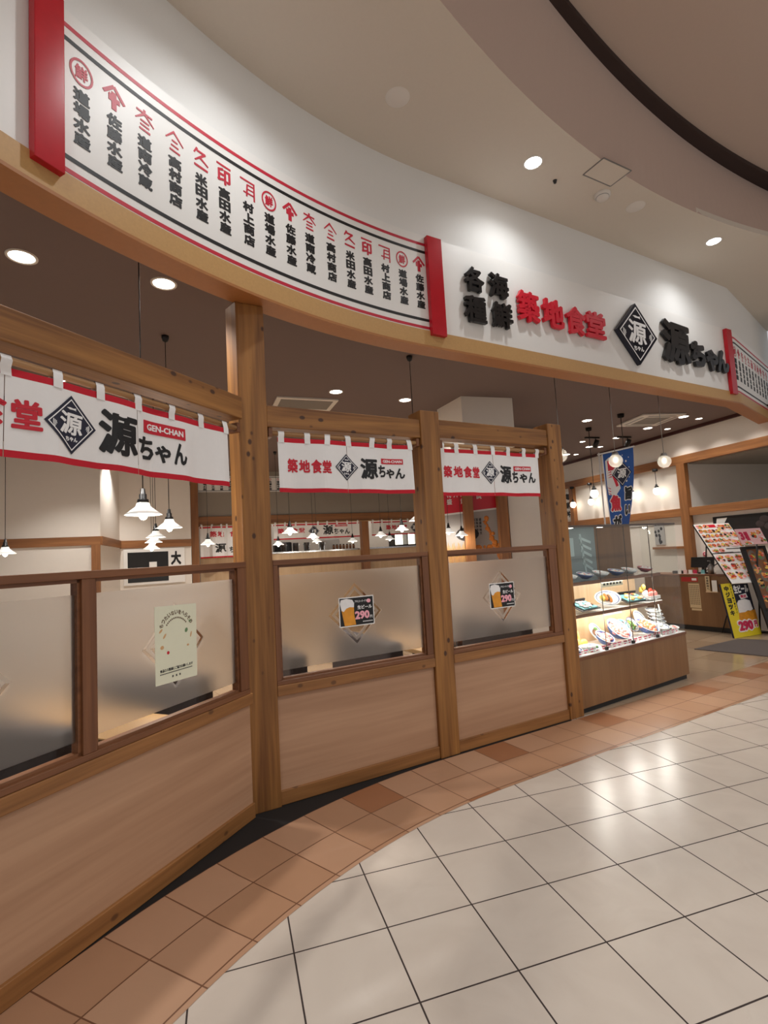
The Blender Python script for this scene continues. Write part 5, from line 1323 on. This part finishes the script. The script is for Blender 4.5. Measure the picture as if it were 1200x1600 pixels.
mb = MB()
for k in range(9): 
    cx, cz, r = .34 + .05 * math.sin(k * 2.1), 2.42 + .045 * k, .006 + .006 * (k % 3 == 0)
    mb.plate([(cx + r * math.cos(R(45 * q)), cz + r * 1.3 * math.sin(R(45 * q))) for q in range(8)], fnb, 0, .003)
mb.build('bubbles', 'cloth_white', t)

# ------------------------------------------------------------------ register counter
KC = (5.174, 9.156); AC2 = R(-59.55)
def cw(x, y, z): p = frame_pt(KC, AC2, x, y); return (p[0], p[1], z)
t = thing('register_counter', 'pale wood register counter by the right wall', 'counter', (KC[0], KC[1], 0), AC2)
MB().box(-0.75, 0.72, 0.0, 0.42, 0.085, 0.93).build('body', 'oak_panel_Z', t)
MB().box(-0.77, 0.74, -0.02, 0.44, 0.93, 0.96).build('top', 'frame_wood_X', t, bevel=0.004)
MB().box(-0.75, 0.70, 0.03, 0.40, 0.002, 0.085).build('toe_kick', 'toe_black', t)
t = thing('till_monitor', 'black till screen on the register counter', 'monitor', cw(0.22, 0.20, 0.96), AC2)
MB().box(-.12, .12, -.08, .08, 0, .02).build('foot', 'metal_black', t); MB().box(-.02, .02, -.01, .02, .02, .12).build('neck', 'metal_black', t)
m = Matrix.Translation((0, 0, .19)) @ Matrix.Rotation(R(-12), 4, 'X'); MB().mbox(m, -.19, .19, -.015, .02, -.09, .09).build('screen', 'screen_black', t, bevel=0.004)
t = thing('card_terminal', 'small black terminal at the left end of the register counter', 'terminal', cw(-0.15, 0.12, 0.96), AC2)
MB().box(-.10, .10, -.06, .08, 0, .05).build('body', 'metal_black', t, bevel=.01); MB().box(-.08, .08, -.055, .03, .05, .053).build('keypad', 'metal_grey', t)
for k, (x, m_, lab) in enumerate(((-.10, 'paper_white', 'small white card stand on the register counter, leftmost of its row'), (.00, 'card_pink', 'small pale pink card on the register counter'), (.09, 'paper_white', 'small white card on the register counter beside the red one'), (.17, 'sign_pinkred', 'small red card on the register counter'), (.30, 'dish_teal', 'small grey green box on the register counter'))):
    tt = thing('counter_card', lab, 'card', cw(x, 0.03, 0.96), AC2, 'small cards on the register counter')
    MB().box(-.03, .03, 0, .012, 0, .07).build('card', m_, tt); MB().box(-.03, .03, -.01, .04, 0, .006).build('foot', 'paper_white', tt)
t = thing('hand_gel_bottle', 'grey pump bottle on the register counter', 'bottle', cw(0.42, 0.06, 0.96))
MB().lathe([(0.001, 0), (.045, 0), (.045, .13), (.02, .16), (.02, .17), (.001, .17)], n=18).build('body', 'metal_grey', t); MB().tube([(0, 0, .17), (0, 0, .22), (-.04, 0, .22)], .007).build('pump', 'metal_grey', t)
t = thing('till_papers', 'white paper stack at the right end of the register counter', 'paper stack', cw(0.58, 0.16, 0.96), AC2); MB().box(-.08, .10, -.1, .1, 0, .06).build('stack', 'paper_white', t)
fn = lambda x, z, d: (x, -0.001 - d, z)
t = thing('notice_paper', 'long cream notice with vertical writing on the register counter front', 'notice', (KC[0], KC[1], 0), AC2)
MB().plate(rect(.05, .235, .385, .80), fn, 0, .0015).build('sheet', 'paper_tan', t)
mb = MB()
for k in range(6):
    for j in range(11): mb.plate(rect(.066 + .028 * k, .080 + .028 * k, .44 + .031 * j, .462 + .031 * j), fn, .0015, .0022)
mb.build('writing', 'ink_brown', t); MB().plate(rect(.07, .24, .34, .375), fn, 0, .0015).build('footer_strip', 'paper_tan', t)
t = thing('notice_card', 'small red and white card on the upper left of the counter front', 'notice', (KC[0], KC[1], 0), AC2)
MB().plate(rect(-.06, .22, .83, .91), fn, 0, .0015).build('sheet', 'dish_red', t); MB().plate(rect(.12, .20, .85, .89), fn, .0015, .0025).build('white_patch', 'paper_white', t)
t = thing('leaflet_holder', 'small clear holder with a printed strip on the counter front', 'holder', (KC[0], KC[1], 0), AC2)
MB().box(.36, .55, -.05, -.002, .66, .675).build('tray', 'pale_oak_Z', t); MB().box(.36, .43, -.035, -.03, .675, .93).build('leaflet', 'paper_tan', t); MB().box(.46, .54, -.035, -.03, .675, .86).build('leaflet', 'paper_white', t)
mb = MB()
for j in range(5): glyphs(mb, 'お会計所へ'[j], .375, .415, .88 - .045 * j, .915 - .045 * j, lambda x, z, d: (x, -.0355 - d, z), .001, .03)
mb.build('lettering', 'ink_black', t)

# ------------------------------------------------------------------ things on the right wall
def rw(name, lab, cat): return thing(name, lab, cat, (WR[0], WR[1], 0), AW)
fr = lambda x, z, d: (-x, 0.002 + d, z)            # drawn left-to-right as seen from the room
t = rw('wall_blackboard', 'black picture board on the right wall above the menu boards', 'picture')
MB().plate(rect(-.80, .55, 1.42, 1.93), fr, 0, .02).build('board', 'ink_black', t)
MB().plate([(-.74, 1.80), (-.60, 1.78), (-.52, 1.90), (-.72, 1.90)], fr, .02, .022).build('white_marks', 'paper_white', t)
mb = MB()
for k in range(7): mb.ball((-.05 - .07 * k, .022, 1.75 + .08 * math.sin(k * 1.9)), (.08, .004, .06), 12, 7)
mb.build('grey_swirl', 'seat_dark', t)
t = rw('wall_photo', 'grey patterned picture on the right wall behind the showcase', 'picture')
MB().plate(rect(-2.15, -1.90, 1.47, 1.91), fr, 0, .01).build('sheet', 'poster_grey', t)
mb = MB()
for k in range(14): mb.ball((2.13 - .21 * random.random(), .011, 1.5 + .38 * random.random()), (.03, .003, .035), 9, 6)
mb.build('dark_shapes', 'food_black', t)
t = rw('wall_rail', 'wooden rail on the right wall behind the showcase', 'rail'); MB().box(1.40, 2.2, 0.001, .05, 1.385, 1.43).build('rail', 'beam_wood_X', t)
t = rw('brush_sign', 'white vertical sign with brushed characters beside the end post', 'sign')
MB().plate(rect(-4.98, -4.66, 2.2, 2.9), fr, 0, .01).build('sheet', 'paper_white', t)
mb = MB()
for j, ch in enumerate('海鮮丼'): glyphs(mb, ch, -4.92, -4.72, 2.70 - .22 * j, 2.87 - .22 * j, fr, .012, .05, .01)
mb.build('brush_lettering', 'ink_black', t)
t = rw('small_notice', 'small white notice under the brushed sign beside the end post', 'notice')
MB().plate(rect(-4.98, -4.64, 1.76, 1.97), fr, 0, .01).build('sheet', 'paper_white', t)
mb = MB(); glyphs(mb, '大', -4.84, -4.72, 1.82, 1.92, fr, .012, .04, .01); mb.build('lettering', 'ink_black', t)
t = rw('small_sticker', 'small round pink sticker on the right wall above the till', 'sticker')
mb = MB().lathe([(0.001, .004), (.05, .004), (.05, 0)], (0, 0, 0), 16, Matrix.Translation((1.05, .002, 1.27)) @ Matrix.Rotation(R(-90), 4, 'X')); mb.build('disc', 'card_pink', t)
mb = MB(); ring_band(mb, -1.05, 1.27, .02, .035, fr, .006); mb.build('ring', 'sign_pinkred', t)

# ------------------------------------------------------------------ menu boards at the entrance
def board_frame(A, B, u, w):
    """plane through top-left A and bottom-left B with width direction u"""
    A, B = Vector(A), Vector(B); dn = B - A; h = dn.length; dn.normalize(); u = Vector(u).normalized(); n = u.cross(dn).normalized()
    if n.y > 0: n = -n
    return A, u, dn, n, h, (lambda x, y, d: tuple(A + u * x + dn * y + n * d))
def food_pic(mb_by, fn, x0, x1, y0, y1, n, s):
    for k in range(n):
        x, y = random.uniform(x0 + s * .5, x1 - s * .5), random.uniform(y0 + s * .5, y1 - s * .5)
        m_ = random.choice(('food_red', 'food_orange', 'food_gold', 'food_brown', 'food_salmon', 'food_green', 'food_yellow', 'food_pink', 'food_black'))
        r = s * random.uniform(.5, 1.1); k_ = random.uniform(.5, 1)
        mb_by.setdefault(m_, MB()).plate([(x + r * math.cos(R(40 * q)), y + r * k_ * math.sin(R(40 * q))) for q in range(9)], fn, 0.003, random.uniform(.0045, .006))
def dishes(fn, t, cells, n=7, s=.02, pm='dish_white'):
    by = {}; pl = MB()
    for (cx, cy, rx, ry) in cells:
        pl.plate([(cx + rx * math.cos(R(24 * q)), cy + ry * math.sin(R(24 * q))) for q in range(15)], fn, .002, .0035)
        food_pic(by, fn, cx - rx * .85, cx + rx * .85, cy - ry * .85, cy + ry * .85, n, s)
    pl.build('plate_print', pm, t)
    for m_, mb in by.items(): mb.build('dish_print', m_, t)
A, u, dn, n, h, fm = board_frame((5.331, 9.012, 1.805), (5.43, 8.311, .828), (math.cos(R(6)), math.sin(R(6)), 0), .66)
t = thing('menu_board', 'large leaning white menu board with two panels of dish pictures', 'menu board')
MB().plate(rect(0, .66, 0, .62), fm, -.02, 0).plate(rect(0, .66, .625, h), fm, -.02, 0).build('panel', 'paper_white', t)
MB().plate(rect(-.006, 0, 0, h), fm, -.02, .004).plate(rect(0, .66, .615, .63), fm, -.02, .003).build('edge', 'metal_black', t)
cells = [(.055 + .078 * i, .16 + .10 * j, .036, .04) for i in range(5) for j in range(4)] + [(.08, .06, .065, .045), (.2, .055, .055, .04), (.09, .565, .06, .04), (.2, .565, .05, .035)]
cells += [(.47, .09, .085, .075), (.60, .08, .055, .07), (.48, .25, .085, .075), (.60, .25, .055, .07), (.50, .42, .12, .085), (.62, .44, .035, .08)]
cells += [(.085 + .165 * i, .73 + .165 * j, .078, .076) for i in range(4) for j in range(3)]
dishes(fm, t, cells, 20, .024, 'card_pink')
mb = MB()
for k in range(16): mb.plate(rect(.30 + .022 * k, .315 + .022 * k, .53, .55), fm, .001, .003); mb.plate(rect(.10 + .018 * k, .112 + .018 * k, .605, .613), fm, .001, .003)
mb.build('print', 'ink_black', t); MB().plate(rect(.24, .38, .02, .08), fm, .001, .003).build('red_heading', 'sign_red', t)
mb = MB()
for x, kx in ((.12, .20), (.40, .55)):
    b0 = Vector(cw(kx, .30, .962)); q1 = Vector(fm(x, .25, -.02)); q2 = Vector(fm(x, .75, -.02))
    mb.tube([b0, q1], .011).tube([b0 + Vector((0, 0, .03)), q2], .009); mb.box(b0.x - .05, b0.x + .05, b0.y - .05, b0.y + .05, .9615, .975)
mb.build('stand', 'metal_black', t)
A, u, dn, n, h, fm = board_frame((5.57, 8.32, 1.682), (5.63, 8.26, 1.428), (1, .10, 0), .5)
t = thing('bowl_menu_sign', 'pale pink sign with pictures of red seafood bowls above the black framed board', 'menu board')
MB().plate(rect(0, .44, 0, h), fm, -.015, 0).build('panel', 'menu_pink', t)
mb = MB(); glyphs(mb, '3', .03, .10, .19, .05, fm, .004, .06, .001); glyphs(mb, '種', .11, .18, .20, .05, fm, .004, .04, .001); mb.build('lettering', 'sign_pinkred', t)
dishes(fm, t, [(.27, .12, .06, .06), (.37, .07, .05, .05), (.39, .19, .05, .05), (.12, .245, .08, .03)], 14, .024)
p = fm(.30, h * .7, -.02); q = MB().tube([p, (p[0] + .05, p[1] + .22, .02)], .012); q.box(p[0] - .03, p[0] + .14, p[1] + .16, p[1] + .28, .003, .02); q.build('stand', 'metal_black', t)
A, u, dn, n, h, fm = board_frame((5.700, 8.42, 1.392), (5.876, 8.20, .003), (1, .12, 0), .5)
t = thing('framed_menu_board', 'black framed standing board with a dim food photograph at the right picture edge', 'menu board')
W = .43
MB().plate(rect(0, W, 0, .045), fm, -.02, .012).plate(rect(0, .075, .045, h), fm, -.02, .012).plate(rect(W - .045, W, .045, h), fm, -.02, .012).plate(rect(.045, W - .045, h * .70, h * .735), fm, -.02, .012).build('frame', 'metal_black', t)
MB().plate(rect(.045, W - .045, .045, h * .70), fm, -.01, 0).build('photo', 'food_brown', t)
dishes(fm, t, [(.15, .16, .07, .10), (.30, .14, .075, .09), (.34, .33, .045, .08), (.16, .37, .075, .09), (.27, .50, .09, .08), (.14, .60, .06, .09), (.28, .71, .10, .08), (.14, .84, .06, .06), (.34, .85, .045, .06)], 16, .03, 'hatch_grey')
MB().plate(rect(.045, W - .045, h * .735, h), fm, -.01, -.004).build('lower_panel', 'oak_panel_Z', t)
# beer sign
A, u, dn, n, h, fm = board_frame((5.237, 8.293, .83), (5.288, 8.166, .004), (.927, .374, 0), .63)
t = thing('beer_sign', 'yellow and navy leaning beer sign with the price 290 on the floor mat edge', 'sign')
W = .63
MB().plate(rect(0, W, 0, h), fm, -.03, 0).build('board', 'ink_navy', t)
MB().plate([(0, 0), (.24, 0), (.24, .50), (.20, .62), (W, .60), (W, h), (0, h)], fm, 0, .003).build('yellow_field', 'sign_yellow', t)
MB().plate([(.24, .47), (W, .45), (W, .60), (.20, .62)], fm, .003, .006).build('beer', 'beer_amber', t)
MB().plate([(.24, .47), (.25, .32), (.30, .28), (.45, .27), (.56, .30), (.58, .44), (.52, .46), (.45, .45), (.38, .47)], fm, .006, .009).build('foam', 'foam_white', t)
fmt = lambda x, z, d: fm(x, -z, d)
mb = MB()
for j, ch in enumerate('中ジョッキ'): glyphs(mb, ch, .05, .15, -.12 - .095 * j, -.04 - .095 * j, fmt, .006, .05, .003)
for j in range(10): glyphs(mb, 'アサヒスーパードライ'[j], .185, .215, -.07 - .045 * j, -.035 - .045 * j, fmt, .005, .02, .003)
mb.build('black_lettering', 'ink_black', t)
mb = MB(); glyphs(mb, '生ビール', .26, .60, -.17, -.04, fmt, .006, .06, .003); mb.plate([(.34, .20), (.52, .18), (.54, .25), (.37, .27)], fm, .003, .006)
glyphs(mb, '290', .13, .50, -.765, -.575, fmt, .010, .16, .004); glyphs(mb, '円', .50, .60, -.73, -.60, fmt, .010, .14, .004); mb.build('white_lettering', 'ink_white', t)
mb = MB(); glyphs(mb, '290', .15, .48, -.745, -.595, fmt, .014, .06, .010); glyphs(mb, '円', .515, .585, -.715, -.615, fmt, .014, .05, .010); glyphs(mb, '限定', .375, .51, -.25, -.20, fmt, .008, .04, .006); mb.build('price', 'sign_pinkred', t)
p = fm(W / 2, .1, -.03); MB().tube([p, (p[0] - .1, p[1] + .25, .01)], .01).build('prop_leg', 'metal_black', t)
# floor mat
mb = MB().prism([(4.303, 7.554), (4.86, 6.86), (5.95, 7.62), (5.30, 8.10)], .003, .012)
o = mb.build('floor_mat', 'carpet_grey', None, (4.9, 7.4, .003)); tag(o, 'dark grey entrance mat on the shop floor in front of the beer sign', 'mat')

# ------------------------------------------------------------------ fill lamps added out of view to brighten the mall (same fittings, upper ceiling)
for k, (x, y, lab) in enumerate(((3.5, 0.5, 'added fill downlight in the upper mall ceiling behind the viewer, nearest'), (6.5, 2.0, 'added fill downlight in the upper mall ceiling right of the viewer'), (4.5, -3.0, 'added fill downlight in the upper mall ceiling far behind the viewer'), (8.5, -1.0, 'added fill downlight in the upper mall ceiling far right of the viewer'))):
    downlight(lab, (x, y, 5.895), 0.09, E_MALLFILL, 140, 'added fill downlights in the upper mall ceiling', 'glow_cool', (.97, .985, 1.0), 0.6)
